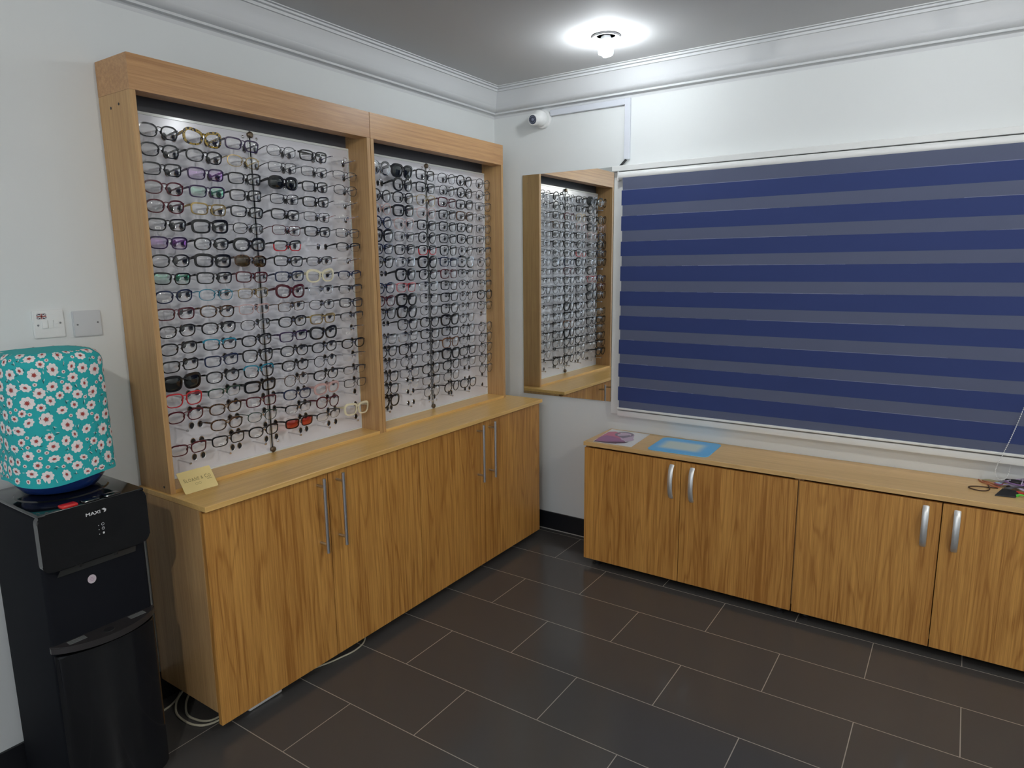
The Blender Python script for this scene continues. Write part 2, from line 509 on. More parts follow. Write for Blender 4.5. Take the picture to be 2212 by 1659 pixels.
for ci, c in enumerate(CASES):
    y0, y1 = c['y0'], c['y1']
    t = thing('display_case', ('wall-mounted oak eyewear display case, the wider one at the left', 'wall-mounted oak eyewear display case nearer the corner')[ci], 'display case', (0.09, (y0 + y1) / 2, ZT), 'eyewear display cases')
    obj('side_panel', box(new(), 0.001, DX, y0, y0 + 0.018, ZT, 2.052, 0.0006, 1), M_side, t)
    obj('side_panel', box(new(), 0.001, DX, y1 - 0.018, y1, ZT, 2.052, 0.0006, 1), M_side, t)
    bm = new()
    box(bm, DX - 0.018, DX, y0, y1, 2.0522, 2.154)
    box(bm, 0.001, DX - 0.018, y0, y0 + 0.018, 2.0522, 2.154)
    box(bm, 0.001, DX - 0.018, y1 - 0.018, y1, 2.0522, 2.154)
    box(bm, DX - 0.062, DX - 0.018, y0 + 0.018, y1 - 0.018, 2.0522, 2.066)
    obj('fascia', bm, M_hor, t, False)
    caps = [(y1, 0.105, 2.000), (y1, 0.070, 0.845), (y1, 0.098, 0.838)] if ci else [(y0, 0.118, 2.018), (y0, 0.070, 2.012), (y0, 0.150, 0.822)]
    for yy, cx_, cz_ in caps:
        bm = new()
        sg = 1 if ci else -1
        lathe(bm, (cx_, yy, cz_), [(0.0042, 0.0), (0.0042, 0.0006 * sg), (0.0, 0.0011 * sg)], 12, 'y')
        obj('screw_cap', bm, M_board_edge if ci else M_rubber, t)
    obj('top_panel', box(new(), 0.001, DX - 0.018, y0 + 0.018, y1 - 0.018, 2.138, 2.152), M_dark, t, False)
    obj('back_panel', box(new(), 0.050, 0.060, y0 + 0.018, y1 - 0.018, ZT + 0.012, 2.138), M_dark, t, False)
    obj('sill', box(new(), 0.001, DX, y0 + 0.018, y1 - 0.018, ZT + 0.0002, ZB0, 0.0006, 1), M_topA, t)
    pegs = stuffp = 0
    bp_, bg_ = new(), new()
    ng = npg = 0
    for half in (0, 1):
        a, b = ((y0 + 0.0185, c['mid'] - 0.003), (c['mid'] + 0.003, y1 - 0.0185))[half]
        bm = new()
        box(bm, XB - 0.010, XB, a, b, ZB0 + 0.0005, ZB1)
        pn = obj('display_panel', bm, M_acryl, t, False)
        bm = new()
        box(bm, XB - 0.010, XB + 0.003, b - 0.0035 if half else a, b if half else a + 0.0035, ZB0 + 0.001, ZB1 - 0.002)
        box(bm, XB - 0.010, XB + 0.0035, a, b, ZB0 + 0.0003, ZB0 + 0.006)
        box(bm, XB - 0.010, XB + 0.0035, a, b, ZB1 - 0.008, ZB1)
        obj('edge_channel', bm, M_edge, pn, False)
        for q in range(3):
            y = c['cols'][half * 3 + q]
            for z in ROWZ:
                if npg < 100:
                    bm = new(); peg(bm, y, z); obj('nose_peg', bm, M_chrome, pn); npg += 1
                else:
                    peg(bp_, y, z); stuffp += 1
                for s in (-1, 1):
                    if ng < 100:
                        bm = new(); grommet(bm, y + s * 0.0585, z - 0.003); obj('temple_grommet', bm, [M_chrome, M_rubber], pn); ng += 1
                    else:
                        grommet(bg_, y + s * 0.0585, z - 0.003)
        lastpanel = pn
    tag(obj('nose_pegs', bp_, M_chrome, lastpanel), kind='stuff')
    tag(obj('temple_grommets', bg_, [M_chrome, M_rubber], lastpanel), kind='stuff')
    ym = c['mid']
    bm = new()
    box(bm, XB - 0.008, XB + 0.002, ym - 0.009, ym - 0.003, ZB0 + 0.012, ZB1 - 0.012)
    box(bm, XB - 0.008, XB + 0.002, ym + 0.003, ym + 0.007, ZB0 + 0.012, ZB1 - 0.012)
    box(bm, XB - 0.012, XB - 0.004, ym - 0.003, ym + 0.003, ZB0 + 0.012, ZB1 - 0.012, mi=1)
    obj('centre_strip', bm, [M_strip, M_rubber], t, False)
    for z in (ZB0 + 0.014, ZB1 - 0.014):
        bm = new()
        lathe(bm, (XB, ym, z), [(0.011, 0.0), (0.011, 0.010), (0.008, 0.013), (0.0, 0.0135)], 18, 'x')
        obj('panel_clip', bm, M_brass_kn, t)
    for z in (ZB0 + 0.042, ZB1 - 0.024):
        for s in (-1, 1):
            bm = new()
            lathe(bm, (XB, ym + s * 0.028, z), [(0.005, 0.0), (0.005, 0.003), (0.003, 0.0045), (0.0, 0.005)], 12, 'x')
            obj('screw', bm, M_chrome, t)

# ------------------------------------------------------------------ eyewear
COLR = {
    'K': ('black', (0.008, 0.008, 0.010)), 'N': ('navy', (0.012, 0.020, 0.060)), 'R': ('red', (0.55, 0.02, 0.03)),
    'W': ('burgundy', (0.085, 0.010, 0.018)), 'T': ('tortoiseshell', (0.10, 0.045, 0.018)), 'B': ('teal blue', (0.02, 0.22, 0.33)),
    'G': ('gold', (0.42, 0.30, 0.12)), 'V': ('dark violet', (0.030, 0.012, 0.060)), 'S': ('gunmetal', (0.10, 0.10, 0.11)),
    'C': ('clear crystal', None), 'I': ('ivory', (0.80, 0.74, 0.52)), 'P': ('pale pink', (0.60, 0.38, 0.36)),
    'E': ('dark green', (0.015, 0.05, 0.035)), 'O': ('brown', (0.16, 0.065, 0.025)), 'Y': ('yellow mottled', (0.40, 0.27, 0.05)), 'L': ('silver', (0.55, 0.55, 0.56))}
FM = {}
for k, (nm, c) in COLR.items():
    if c is None: FM[k] = M_clearfr
    elif k in 'GSL': FM[k] = pbr('eyewear_' + nm.replace(' ', '_'), c, 0.25, 0.75)
    else: FM[k] = pbr('eyewear_' + nm.replace(' ', '_'), c, 0.18, coat=0.3)
for k, c2 in (('T', (0.02, 0.010, 0.006)), ('Y', (0.01, 0.008, 0.006)), ('Q', None)):
    if c2 is None: continue
    nt, N, L, B = nodes(FM[k])
    nz = N.new('ShaderNodeTexNoise'); nz.inputs['Scale'].default_value = 130; nz.inputs['Detail'].default_value = 1
    tcx = N.new('ShaderNodeTexCoord'); L.new(tcx.outputs['Object'], nz.inputs['Vector'])
    cr = N.new('ShaderNodeValToRGB')
    cr.color_ramp.elements[0].position = 0.46; cr.color_ramp.elements[0].color = (*c2, 1)
    cr.color_ramp.elements[1].position = 0.54; cr.color_ramp.elements[1].color = (*COLR[k][1], 1)
    L.new(nz.outputs['Fac'], cr.inputs[0]); L.new(cr.outputs[0], B.inputs['Base Color'])

SHP = {  # W, H, exponent, taper, slant, name
    'r': (0.0520, 0.0310, 3.6, 0.05, 0.03, 'rectangular'), 'o': (0.0515, 0.0335, 2.5, 0.03, 0.02, 'oval'),
    'd': (0.0470, 0.0410, 2.2, 0.03, 0.00, 'round'), 'w': (0.0520, 0.0390, 3.1, 0.10, 0.03, 'square'),
    'c': (0.0525, 0.0365, 2.6, 0.08, 0.16, 'cat-eye'), 'a': (0.0530, 0.0430, 2.6, 0.14, -0.02, 'aviator'),
    'h': (0.0510, 0.0300, 3.2, 0.04, 0.03, 'half-rim'), 'l': (0.0510, 0.0310, 2.8, 0.04, 0.02, 'rimless')}
for _k in list(SHP):      # larger, taller fronts as worn on the right-hand case
    W_, H_, e_, tp_, sl_, nm_ = SHP[_k]
    SHP[_k + '+'] = (W_ * 1.035, H_ * {'r': 1.27, 'o': 1.28, 'd': 1.12, 'w': 1.15, 'c': 1.15, 'a': 1.08, 'h': 1.25, 'l': 1.25}[_k], e_, tp_ + 0.02, sl_, nm_)
    SHP[_k] = (W_, H_ * 1.05, e_, tp_, sl_, nm_)
BR = 0.0165
def outline(sh, n=36):
    W, H, e, tp, sl, _ = SHP[sh]
    out = []
    for i in range(n):
        a = 2 * PI * i / n
        ca, sa = math.cos(a), math.sin(a)
        x = W / 2 * math.copysign(abs(ca) ** (2 / e), ca)
        y = H / 2 * math.copysign(abs(sa) ** (2 / e), sa)
        x *= 1 + tp * y / (H / 2)
        if y > 0: y += sl * x * (y / (H / 2))
        out.append((x, y))
    return out
def wrapx(y):
    return -1.6 * y * y
LZ = -0.004
def lens_pos(sh, side, u, v):
    W = SHP[sh][0]
    y = side * (BR / 2 + W / 2 + u)
    return Vector((wrapx(y) + 0.10 * (v), y, LZ + v - (0.0055 if sh[-1] == '+' else 0.0015)))
CACHE = {}
def finish(bm, name):
    bmesh.ops.recalc_face_normals(bm, faces=bm.faces)
    me = bpy.data.meshes.new(name)
    bm.to_mesh(me); bm.free()
    for p in me.polygons: p.use_smooth = True
    me.set_sharp_from_angle(angle=R(45))
    me.materials.append(M_lens)
    return me
def front_mesh(sh, wt_):
    key = ('f', sh, wt_)
    if key in CACHE: return CACHE[key]
    t = {'t': 0.0007, 'n': 0.00135, 'b': 0.0026}[wt_]
    dep = {'t': 0.0009, 'n': 0.0016, 'b': 0.0021}[wt_]
    bm = new()
    O = outline(sh)
    n = len(O)
    for side in (-1, 1):
        if sh[0] != 'l':
            rings = []
            for i in range(n):
                p, q = O[i - 1], O[(i + 1) % n]
                tx, ty = q[0] - p[0], q[1] - p[1]
                l = math.hypot(tx, ty) or 1
                nx, ny = ty / l, -tx / l
                brow = 1 + 0.65 * max(0, ny) + 0.25 * max(0, nx)
                tt = t * brow
                if sh[0] == 'h': tt = t * (1.25 if O[i][1] > -0.002 else 0.22)
                u, v = O[i]
                c0 = lens_pos(sh, side, u - nx * 0.0004, v - ny * 0.0004)
                c1 = lens_pos(sh, side, u + nx * 2 * tt, v + ny * 2 * tt)
                dd = dep if sh[0] != 'h' or O[i][1] > -0.002 else 0.0005
                rings.append([bm.verts.new(c0 + Vector((dd, 0, 0))), bm.verts.new(c1 + Vector((dd * 0.8, 0, 0))), bm.verts.new(c1 - Vector((dd, 0, 0))), bm.verts.new(c0 - Vector((dd, 0, 0)))])
            for i in range(n):
                a, b = rings[i], rings[(i + 1) % n]
                for k in range(4):
                    f = bm.faces.new((a[k], a[(k + 1) % 4], b[(k + 1) % 4], b[k]))
                    if O[i][1] > 0.002: f.material_index = 1
        W = SHP[sh][0]
        ye = side * (BR / 2 + W - 0.0005)
        zt = LZ + 0.0105
        hh = 0.0028 if wt_ != 't' and sh[0] != 'l' else 0.0014
        x0 = wrapx(ye)
        box(bm, x0 - 0.0048, x0 + 0.0016, min(ye, ye + side * 0.0052), max(ye, ye + side * 0.0052), zt - hh, zt + hh, 0.0006, 1, 1)
    rb = max(0.0011, t * 1.15)
    bp_ = [(wrapx(y) + 0.0006, y, LZ + 0.0105 + 0.0022 * math.cos(y / (BR / 2) * PI / 2)) for y in [(BR / 2 + 0.0012) * k / 4 for k in range(-4, 5)]]
    tube(bm, bp_, rb, 8, mi=1)
    for s in (-1, 1):   # nose pads
        tube(bm, [(-0.001, s * BR * 0.45, LZ + 0.004), (-0.006, s * BR * 0.38, LZ + 0.001), (-0.007, s * BR * 0.50, LZ - 0.006)], [0.0006, 0.0016, 0.0012], 6)
    CACHE[key] = finish(bm, 'frame_front')
    CACHE[key].materials.append(M_lens)
    return CACHE[key]
def lens_mesh(sh, side):
    key = ('l', sh, side)
    if key in CACHE: return CACHE[key]
    bm = new()
    O = outline(sh)
    prev = None
    steps = (1.0, 0.8, 0.55, 0.28)
    for s in steps:
        ring = [bm.verts.new(lens_pos(sh, side, u * s, v * s) + Vector((0.0042 * (1 - s * s), 0, 0))) for u, v in O]
        if prev:
            for i in range(len(O)):
                bm.faces.new((prev[i], prev[(i + 1) % len(O)], ring[(i + 1) % len(O)], ring[i]))
        prev = ring
    bm.faces.new(prev)
    CACHE[key] = finish(bm, 'lens')
    return CACHE[key]
def temple_mesh(sh, wt_, side, folded=False):
    key = ('t', sh, wt_, side, folded)
    if key in CACHE: return CACHE[key]
    W = SHP[sh][0]
    ye = side * (BR / 2 + W + 0.0032)
    x0 = wrapx(ye) - 0.004
    zt = LZ + 0.0105
    h0, h1, wd = {'t': (0.0013, 0.0018, 0.0008), 'n': (0.0034, 0.0024, 0.0012), 'b': (0.0050, 0.0034, 0.0016)}[wt_]
    bm = new()
    if folded:
        P = [Vector((x0 - 0.003 - (0.003 if side < 0 else 0), ye + (-side) * k / 8 * 0.112, zt - 0.008 * (k / 8) ** 2)) for k in range(9)]
    else:
        P = [Vector((x0 + (-0.0738 - x0) * k / 6, ye + (side * 0.0585 - ye) * (k / 6) ** 1.5, zt + (-0.0030 - zt) * (k / 6) ** 1.4)) for k in range(7)]
    rings = []
    for i, p in enumerate(P):
        f = i / (len(P) - 1)
        h = h0 + (h1 - h0) * min(1, f * 1.3)
        off = Vector((0, wd, 0)) if not folded else Vector((wd, 0, 0))
        rings.append([bm.verts.new(p + off + Vector((0, 0, h))), bm.verts.new(p - off + Vector((0, 0, h))), bm.verts.new(p - off - Vector((0, 0, h))), bm.verts.new(p + off - Vector((0, 0, h)))])
    for a, b in zip(rings, rings[1:]):
        for k in range(4): bm.faces.new((a[k], a[(k + 1) % 4], b[(k + 1) % 4], b[k]))
    bm.faces.new(rings[0]); bm.faces.new(rings[-1])
    CACHE[key] = finish(bm, 'temple')
    return CACHE[key]
def sticker_mesh(sh):
    key = ('s', sh)
    if key in CACHE: return CACHE[key]
    bm = new()
    H = SHP[sh][1]
    for (u0, u1, v0, v1, mi, e) in ((-0.0095, 0.0095, -H / 2 + 0.0022, -H / 2 + 0.0105, 0, 0.0046), (-0.006, 0.006, -H / 2 + 0.0050, -H / 2 + 0.0076, 1, 0.0050)):
        f = bm.faces.new([bm.verts.new(lens_pos(sh, -1, u, v) + Vector((e, 0, 0))) for u, v in ((u0, v0), (u1, v0), (u1, v1), (u0, v1))])
        f.material_index = mi
    me = finish(bm, 'size_sticker')
    me.materials.append(M_stk2)
    return me
M_stk = pbr('paper_sticker', (0.85, 0.85, 0.85), 0.6)
M_stk2 = pbr('sticker_print', (0.35, 0.35, 0.36), 0.6)

# shape, colour, then flags: t thin, b bold, x dark lens, z brown lens, q red mirror lens, v violet lens, g green lens, s sticker, f folded, m dropped off its peg
LEFT = """oK cYb rV oSt rKf lV
oK oK oGt rSt rSt hSt
rK rVv rK oKbx rK oSt
oW rVg rK rKt rK lS
oW rGs rKs rK rSt lP
rKs rKb oKt rWt rK rSt
rVv oK oKbs rRk . hK
oK rKb oTz rK hS lO
rKg rK rW rN cIb hN
oNs oBt rGt cWbs hC hS
rW oT rPt rTt oKt rSs
oKs oKs oSt oK rGs hS
oK rBj oK rV cKb lSs
rK rN wKs oKs oK oK
wKbx oKs wBjs oKs dKt lS
wR hE rKb dTt oKs hS
oW oT rWs oN oPb rSt
. oT oEt hKs dW .
rW rKs oKs rKq hS wIbm
. . . . . .""".split('\n')
RIGHT = """dCb wKbx rK oKt dK dSt
. dKb rK dKt dK dSt
dK oK aGt rW rK rSt
dPt rKb aPt rK rT hSt
dN aPt rK rK rK rSt
wKb rSt dK rK rK rKt
rN rK rRk wK dSt hS
wK rC wKb rN wCb dSt
. wKb oK rW hS rSt
oN rRt rC rK dSt hS
oW wKb oKt rK dSt oK
wK wKb oSt wK hSt rKt
. wK oK wKb oSt .
rC rC rK rK dKt dSt
oK wK rKt wO hK dSt
oSt dSt oKt wKb rK dSt
oK rSt oK oK rKt dSt
oK lS rKt oKt . dSt
oKb . dSt dK oK .
. . . . . .""".split('\n')
ORD = ['top', 'second', 'third', 'fourth', 'fifth', 'sixth', 'seventh', 'eighth', 'ninth', 'tenth', 'eleventh', 'twelfth', 'thirteenth', 'fourteenth', 'fifteenth', 'sixteenth', 'seventeenth', 'eighteenth', 'nineteenth', 'bottom']
CORD = ['first', 'second', 'third', 'fourth', 'fifth', 'last']
def part(name, me, mat, parent, mat2=None):
    o = bpy.data.objects.new(name, me)
    COL.objects.link(o)
    o.parent = parent
    for sl, mm in zip(o.material_slots, (mat, mat2 or mat)):
        sl.link = 'OBJECT'
        sl.material = mm
    return o
for ci, table in enumerate((LEFT, RIGHT)):
    for ri, line in enumerate(table):
        for qi, code in enumerate(line.split()):
            if code == '.': continue
            sh, ck, fl = code[0] + ('+' if ci else ''), code[1], code[2:]
            wt_ = 't' if ('t' in fl or sh[0] == 'l') else ('b' if 'b' in fl else 'n')
            sun = any(f in fl for f in 'xzq')
            y, z = CASES[ci]['cols'][qi], ROWZ[ri]
            lensm, lw = M_lens, ''
            if 'x' in fl: lensm, lw = M_lens_dark, 'dark'
            if 'z' in fl: lensm, lw = M_lens_brown, 'brown-lensed'
            if 'q' in fl: lensm, lw = M_lens_red, 'red-mirrored'
            if 'v' in fl: lensm = M_lens_violet
            if 'g' in fl: lensm = M_lens_green
            bold = 'thick ' if wt_ == 'b' else ('thin ' if wt_ == 't' and sh[0] != 'l' else '')
            kind = 'sunglasses' if sun else 'eyeglasses'
            if sun:
                desc = f'{lw} {SHP[sh][5]} sunglasses'
            else:
                desc = f'{bold}{COLR[ck][0]} {SHP[sh][5]} eyeglasses'
            lab = f'{desc}, {ORD[ri]} row, {CORD[qi]} column of the {("left", "right")[ci]} display case'
            if 'k' in fl: lab = lab.replace(desc, f'{COLR[ck][0]}-and-black {SHP[sh][5]} eyeglasses')
            if 'j' in fl: lab = lab.replace(desc, f'black {SHP[sh][5]} eyeglasses with {COLR[ck][0]} top')
            if 'f' in fl: lab = f'folded black eyeglasses, top row, fifth column of the left display case'
            t = thing(kind, lab, 'glasses', (XB + 0.0780 if sh else 0, y, z), 'eyewear on the ' + ('left', 'right')[ci] + ' display case')
            fm = FM[ck]
            fold = 'f' in fl
            low, top = (fm, fm) if sh[0] != 'l' else (FM['L'], FM['L'])
            if 'k' in fl: top = FM['K']
            if 'j' in fl: low = FM['K']
            part('frame_front', front_mesh(sh, wt_), low, t, top)
            if 'k' in fl or 'j' in fl: fm = FM['K']
            for sd in (-1, 1):
                part('lens', lens_mesh(sh, sd), lensm, t)
                part('temple', temple_mesh(sh, wt_, sd, fold), fm, t)
            if 's' in fl:
                st = part('size_sticker', sticker_mesh(sh), M_stk, t, M_stk2)
            t.rotation_euler = (R(rnd.uniform(-2.2, 2.2)), R(rnd.uniform(-2, 3)), R(rnd.uniform(-2.0, 2.0)))

# ------------------------------------------------------------------ gold plaque leaning on the left display case
pl_c = [Vector(p) for p in ((0.233, -2.095, 0.8045), (0.233, -1.979, 0.8045), (0.187, -1.968, 0.868), (0.187, -2.084, 0.868))]
pu = (pl_c[1] - pl_c[0]).normalized()
pv = (pl_c[3] - pl_c[0]); pv = (pv - pu * pv.dot(pu)).normalized()
pnn = pu.cross(pv)
PW, PH = 0.117, (pl_c[3] - pl_c[0]).length * 0.985
M_gold = pbr('brushed_gold_plate', (0.80, 0.62, 0.27), 0.33, 0.85)
M_gold_e = pbr('engraved_lettering', (0.22, 0.15, 0.04), 0.5)
plq = thing('gold_plaque', 'small gold metal plaque with engraved lettering leaning on the left display case', 'sign', tuple((pl_c[0] + pl_c[1]) / 2))
bm = new()
cc = pl_c[0] + pu * PW / 2 + pv * PH / 2
prism(bm, [cc + pu * a + pv * b for a, b in rrect(PW, PH, 0.004, 4)], -pnn * 0.002)
obj('plate', bm, M_gold, plq)
def on_plaque(x0, y0, sx=1.0):
    return lambda u, v: pl_c[0] + pu * (x0 + u * sx) + pv * (y0 + v) + pnn * 0.0004
def serif_word(bm, items):
    for s, x, y, sz, sx in items:
        b2, _ = text_bm(s, sz, on_plaque(x, y, sx))
        me = bpy.data.meshes.new('tmp'); b2.to_mesh(me); b2.free(); bm.from_mesh(me); bpy.data.meshes.remove(me)
bm = new()
xx = 0.0115
for ch, big in (('S', 1), ('L', 0), ('O', 0), ('A', 0), ('N', 0), ('E', 0), (' ', 0), ('&', 0), (' ', 0), ('C', 1), ('O', 0.0)):
    sz = 0.0185 if big else 0.0155
    if ch != ' ':
        b2, wd = text_bm(ch, sz, on_plaque(xx, 0.0385, 0.80))
        me = bpy.data.meshes.new('tmp'); b2.to_mesh(me); b2.free(); bm.from_mesh(me); bpy.data.meshes.remove(me)
        # thin serifs under and over upright strokes
        if ch in 'LANE':
            for s_ in ((0, 0.0045), (wd * 0.8 - 0.003, wd * 0.8 + 0.001)):
                for yy in ((0.0385, 0.0390) if ch in 'A' else (0.0385, 0.0390),):
                    poly(bm, [on_plaque(0, 0)(xx + s_[0] - 0.001, yy[0]), on_plaque(0, 0)(xx + s_[1], yy[0]), on_plaque(0, 0)(xx + s_[1], yy[1]), on_plaque(0, 0)(xx + s_[0] - 0.001, yy[1])])
        xx += wd * 0.80 + 0.0018
    else:
        xx += 0.0042
for k in range(6):
    poly(bm, [on_plaque(0, 0)(0.091 + k * 0.003, 0.0325), on_plaque(0, 0)(0.093 + k * 0.003, 0.0325), on_plaque(0, 0)(0.093 + k * 0.003, 0.0345), on_plaque(0, 0)(0.091 + k * 0.003, 0.0345)])
for cx in (0.050, 0.062):
    ring = [(cx + 0.0045 * math.cos(a), 0.0265 + 0.0040 * math.sin(a)) for a in [2 * PI * k / 20 for k in range(20)]]
    rin = [(cx + 0.0038 * math.cos(a), 0.0265 + 0.0033 * math.sin(a)) for a in [2 * PI * k / 20 for k in range(20)]]
    P = on_plaque(0, 0)
    for k in range(20):
        poly(bm, [P(*ring[k]), P(*ring[(k + 1) % 20]), P(*rin[(k + 1) % 20]), P(*rin[k])])
poly(bm, [P(0.0545, 0.0275), P(0.0575, 0.0275), P(0.0575, 0.0282), P(0.0545, 0.0282)])
obj('engraving', bm, M_gold_e, plq, False)

# ------------------------------------------------------------------ mirror
t = thing('wall_mirror', 'tall frameless mirror on the back wall reflecting the eyewear display', 'mirror', (0.468, -0.003, 0.80))
bm = new()
bm2 = new()
mp_ = [(0.190, -0.0065, 0.799), (0.7465, -0.0096, 0.8055), (0.748, -0.0096, 2.016), (0.191, -0.0065, 2.019)]
prism(bm, [(x, y + 0.0003, z) for x, y, z in mp_], (0, 0.0052, 0))
obj('glass_edge', bm, M_mirror_edge, t, False)
poly(bm2, mp_)
obj('mirror_face', bm2, M_mirror, t, False)

# ------------------------------------------------------------------ window + blind
WX0, WX1 = 0.760, 2.78
bm = new()
box(bm, WX0, WX0 + 0.058, -0.035, -0.0005, 0.748, 1.985, 0.002, 1)
box(bm, WX1 - 0.058, WX1, -0.035, -0.0005, 0.748, 1.985, 0.002, 1)
box(bm, WX0 - 0.001, WX1 + 0.001, -0.062, -0.0005, 1.9855, 2.012, 0.002, 1)
box(bm, WX0 + 0.052, WX1 - 0.052, -0.064, -0.0005, 0.746, 0.775, 0.003, 2)
box(bm, (WX0 + WX1) / 2 - 0.02, (WX0 + WX1) / 2 + 0.02, -0.012, -0.0005, 0.777, 1.985)
win = struct('window_1', bm, M_casing)
pane = obj('pane', box(new(), WX0 + 0.058, WX1 - 0.058, -0.006, -0.001, 0.778, 1.985), M_glassdark, win, False)
BX0, BX1 = 0.816, 2.715
bl = thing('roller_blind', 'navy striped day-and-night roller blind over the window', 'blind', ((BX0 + BX1) / 2, -0.055, 1.97))
bm = new()
cyl(bm, (BX0 - 0.018, -0.052, 1.962), (BX1, -0.052, 1.962), 0.0205, 24)
obj('roller_tube', bm, M_white, bl)
bm = new()
box(bm, BX0 - 0.026, BX0 - 0.019, -0.066, -0.038, 1.938, 1.984, 0.002, 1)
obj('end_bracket', bm, M_white, bl)
bm = new()
bands = [(0.79, 0.830, 's')]
z = 0.830
blues = [(0.830, 0.903), (0.955, 1.025), (1.075, 1.148), (1.200, 1.271), (1.323, 1.395), (1.447, 1.520), (1.571, 1.642), (1.695, 1.766), (1.819, 1.891)]
nx = 24
def sag(x, z):
    u = (x - BX0) / (BX1 - BX0)
    return -0.066 + 0.0025 * math.sin(u * 9.0 + z * 5.0) * (0.4 + 0.6 * u)
for i, (a, b) in enumerate(blues):
    lo = 0.79 if i == 0 else blues[i - 1][1]
    for (z0, z1, x0, mi) in ((lo, a - 0.003, BX0 + 0.006, 1), (a - 0.003, a, BX0 + 0.006, 1), (a, b, BX0, 0), (b, b + 0.0022, BX0 + 0.004, 2)):
        for k in range(nx):
            xa = x0 + (BX1 - x0) * k / nx; xb = x0 + (BX1 - x0) * (k + 1) / nx
            poly(bm, [(xa, sag(xa, z0), z0), (xb, sag(xb, z0), z0), (xb, sag(xb, z1), z1), (xa, sag(xa, z1), z1)], mi)
poly(bm, [(BX0 + 0.006, -0.066, 1.8932), (BX1, -0.066, 1.8932), (BX1, -0.070, 1.957), (BX0 + 0.006, -0.070, 1.957)], 1)
bmesh.ops.remove_doubles(bm, verts=bm.verts, dist=0.0004)
obj('blind_fabric', bm, [M_blue, M_sheer, M_sheer_edge], bl)
bm = new()
for (a, b) in blues:
    box(bm, BX0 + 0.004, BX1, -0.0565, -0.0560, a + 0.004, b + 0.004)
box(bm, BX0 + 0.006, BX1, -0.0550, -0.0545, 0.79, 1.955, mi=1)
obj('rear_fabric', bm, [M_blue, M_sheer], bl, False)
obj('bottom_rail', box(new(), BX0 - 0.002, BX1, -0.074, -0.052, 0.7815, 0.7925, 0.003, 2), M_casing, bl)
bm = new()
box(bm, 1.660, 1.712, -0.0736, -0.0731, 0.7835, 0.7875)
obj('rail_mark', bm, M_grey_pl, bl, False)
chain = smoothline([(2.545, -0.083, 1.93), (2.535, -0.083, 1.45), (2.522, -0.083, 1.10), (2.500, -0.083, 0.975), (2.475, -0.083, 0.865), (2.450, -0.082, 0.775), (2.437, -0.078, 0.725), (2.445, -0.070, 0.690), (2.463, -0.060, 0.680), (2.480, -0.052, 0.705), (2.488, -0.050, 0.80)], 26)
bm = new()
acc, last = 0.0, chain[0]
tube(bm, chain[::6], 0.0006, 5)
for p in chain:
    acc += (p - last).length; last = p
    if acc >= 0.0062:
        acc = 0.0
        bmesh.ops.create_icosphere(bm, subdivisions=1, radius=0.0023, matrix=Matrix.Translation(p))
tag(obj('bead_chain', bm, M_white, bl), 'white bead pull chain')

# ------------------------------------------------------------------ low cabinets below the window
XB0, ZTB, YF = 0.7485, 0.6557, -0.318
SPL = [0.7535, 1.2565, 1.7665, 2.2783, 2.789]
def low_unit(i, label, hx):
    x0, xs, x1 = SPL[2 * i], SPL[2 * i + 1], SPL[2 * i + 2]
    t = thing('low_cabinet', label, 'cabinet', ((x0 + x1) / 2, -0.15, 0), 'low cabinets under the window')
    yb = YF + 0.02
    obj('side_panel', box(new(), x0, x0 + 0.018, yb, -0.012, 0.060, 0.632), M_side, t, False)
    obj('side_panel', box(new(), x1 - 0.018, x1, yb, -0.012, 0.060, 0.632), M_side, t, False)
    obj('bottom_panel', box(new(), x0 + 0.018, x1 - 0.018, yb, -0.012, 0.060, 0.078), M_side, t, False)
    obj('back_panel', box(new(), x0 + 0.018, x1 - 0.018, -0.018, -0.012, 0.078, 0.632), M_side, t, False)
    for fx in (x0 + 0.055, x1 - 0.055):
        for fy in (yb + 0.03, -0.06):
            bm = new()
            lathe(bm, (fx, fy, 0), [(0.024, 0.0), (0.024, 0.008), (0.016, 0.012), (0.016, 0.060)], 16)
            obj('foot', bm, M_black_pl, t)
    for (a, b, h) in ((x0, xs, hx[0]), (xs, x1, hx[1])):
        g0 = 0.0015 if a != SPL[2] else 0.003
        d = obj('door', box(new(), a + g0, b - (0.0015 if b != SPL[2] else 0.003), YF + 0.0, YF + 0.018, 0.037, 0.626, 0.0008, 1), M_door, t)
        bm = new()
        pts = []
        for k in range(15):
            u = k / 14
            pts.append((h, YF - 0.026 * math.sin(u * PI) ** 0.55 + 0.001, 0.445 + 0.162 * u))
        rings = []
        for k, p in enumerate(pts):
            wdt = 0.0112
            dp = 0.0035
            a_, c_ = pts[max(0, k - 1)], pts[min(14, k + 1)]
            tdir = (Vector(c_) - Vector(a_)).normalized()
            nrm = Vector((0, -tdir.z, tdir.y))
            if nrm.y > 0: nrm = -nrm
            pr = [(-wdt, -dp), (-wdt, 0.0), (-wdt * 0.6, dp), (wdt * 0.6, dp), (wdt, 0.0), (wdt, -dp)]
            rings.append([bm.verts.new(Vector(p) + Vector((q, 0, 0)) + nrm * e) for q, e in pr])
        for r1, r2_ in zip(rings, rings[1:]):
            for k in range(6):
                bm.faces.new((r1[k], r1[(k + 1) % 6], r2_[(k + 1) % 6], r2_[k]))
        bm.faces.new(rings[0]); bm.faces.new(rings[-1])
        tag(obj('handle', bm, M_alu2, d, ang=50), 'bowed satin metal handle')
low_unit(0, 'low oak cabinet under the window, the one with the leaflet and blue mat above', (1.213, 1.311))
low_unit(1, 'low oak cabinet under the window, at the right edge below the cords', (2.226, 2.327))
wt = obj('worktop', box(new(), XB0, 2.80, YF - 0.001, -0.002, 0.6352, ZTB, 0.0012, 1), M_topB)
tag(wt, 'long oak worktop below the window, carrying the leaflet, blue mat and cords', 'worktop')

